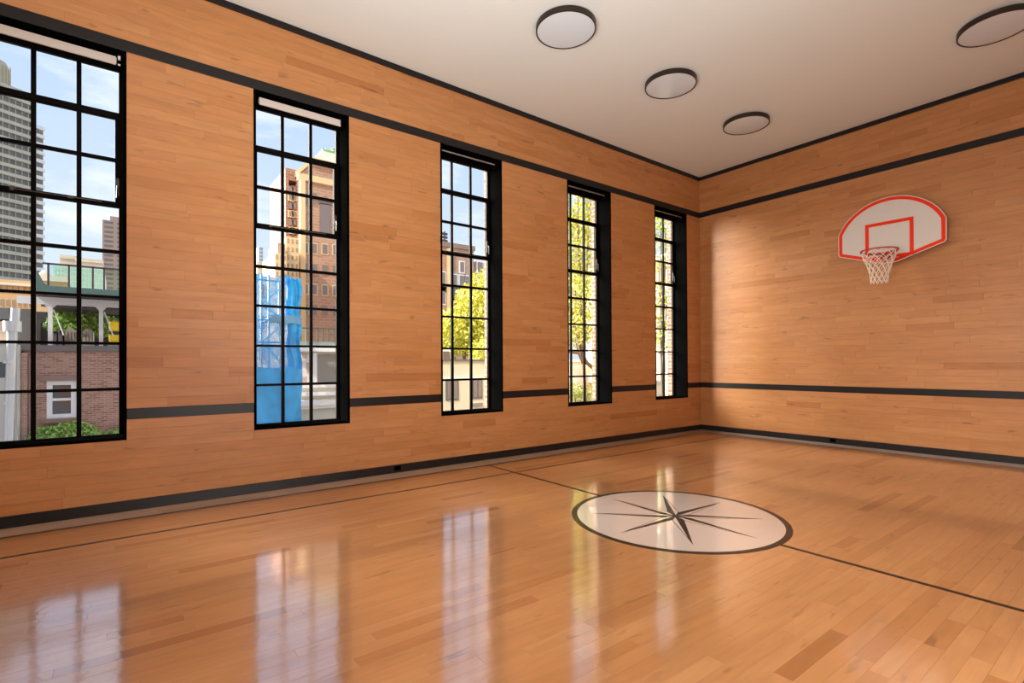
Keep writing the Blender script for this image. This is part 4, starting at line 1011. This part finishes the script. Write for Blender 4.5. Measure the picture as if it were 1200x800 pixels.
tree('slender sapling rising behind the cream outbuilding coping', (X10-4.6, at(560, 440, X10-4.6).y, GZ),
     [blob(560, 424, X10-4.6, 0.5, 0.45, 150), blob(561, 412, X10-4.6, 0.4, 0.4, 80)], 0.10, M_leafy, 150, tr=0.035)
XT = -7.2
tree('yellow green tree filling the fourth window', (XT, at(684, 420, XT).y, GZ),
     [blob(683, 300, XT, 1.25, 1.0, 1500), blob(676, 262, XT, 1.2, 0.6, 1000), blob(690, 252, XT, 0.8, 0.6, 420), blob(677, 232, XT+.4, 0.9, 0.4, 220), blob(674, 345, XT, 0.9, 0.9, 800), blob(687, 345, XT+.8, 0.7, 0.7, 330), blob(672, 385, XT, 0.85, 0.75, 800), blob(686, 385, XT+.8, 0.65, 0.55, 300), blob(660, 300, XT, 1.0, 1.7, 900)],
     0.068, M_leafy, 200, tr=0.08, shell=0.2)
XL = -9.0
mb = MB(); mb.tube([tuple(at(664, 411, XL)), tuple(at(680, 413.5, XL)), tuple(at(688, 425, XL)), tuple(at(696, 432, XL)), tuple(at(698, 433, XL)+Vector((0, 0.6, -3.5)))], 0.07, 8, r1=0.11)
tag(smooth_by(mb.build('leaning_trunk', M_bark, None)), 'bent bare trunk crossing low in the fourth window', 'tree trunk')
XS = -9.9
shrub('garden_shrub', 'rounded variegated shrub in front of the white garden wall', 'shrub', [(tuple(at(674, 459, XS)), (0.45, 0.58, 0.40), 420), (tuple(at(689, 459, XS)), (0.45, 0.55, 0.38), 340), (tuple(at(680, 468, XS)), (0.45, 0.75, 0.38), 380)], 0.05, M_leafo, (XS, at(682, 460, XS).y, GZ), 300)
XU = -4.0
tree('olive green tree outside the window next to the corner', (XU, at(774, 420, XU).y, GZ),
     [blob(774, 262, XU, 0.62, 0.36, 420), blob(780, 282, XU+.1, 0.42, 0.42, 170), blob(772, 308, XU-.1, 0.6, 0.32, 210), blob(774, 345, XU, 0.68, 0.5, 430), blob(781, 362, XU+.1, 0.4, 0.6, 130), blob(773, 385, XU, 0.6, 0.45, 330), blob(777, 403, XU, 0.5, 0.35, 160)],
     0.055, M_leafo, 400, tr=0.06, shell=0.2)
X13 = -5.6
t = empty('garden_shed', (X13, at(772, 430, X13).y, GZ), 'grey green shed low in the corner window', 'shed')
mb = MB(); y0_, y1_ = at(762, 440, X13).y, at(777, 440, X13).y; mb.box((X13-1.6, y0_, GZ), (X13, y1_, at(772, 447, X13).z)); mb.build('wall', M_sage, t)
mb = MB(); mb.box((X13-1.7, y0_-0.1, at(772, 447, X13).z), (X13+0.1, y1_+0.1, at(772, 445, X13).z)); mb.build('roof', M_creamw, t)

# unseen block added to throw shade on the brick house
mb = MB(); mb.box((XO, -46, GZ), (W+2, -20, 16)); tag(mb.build('shade_block', M_brickx, None, origin=(3, -33, GZ)), 'unseen tall red brick block added to shade the brick house', 'building')
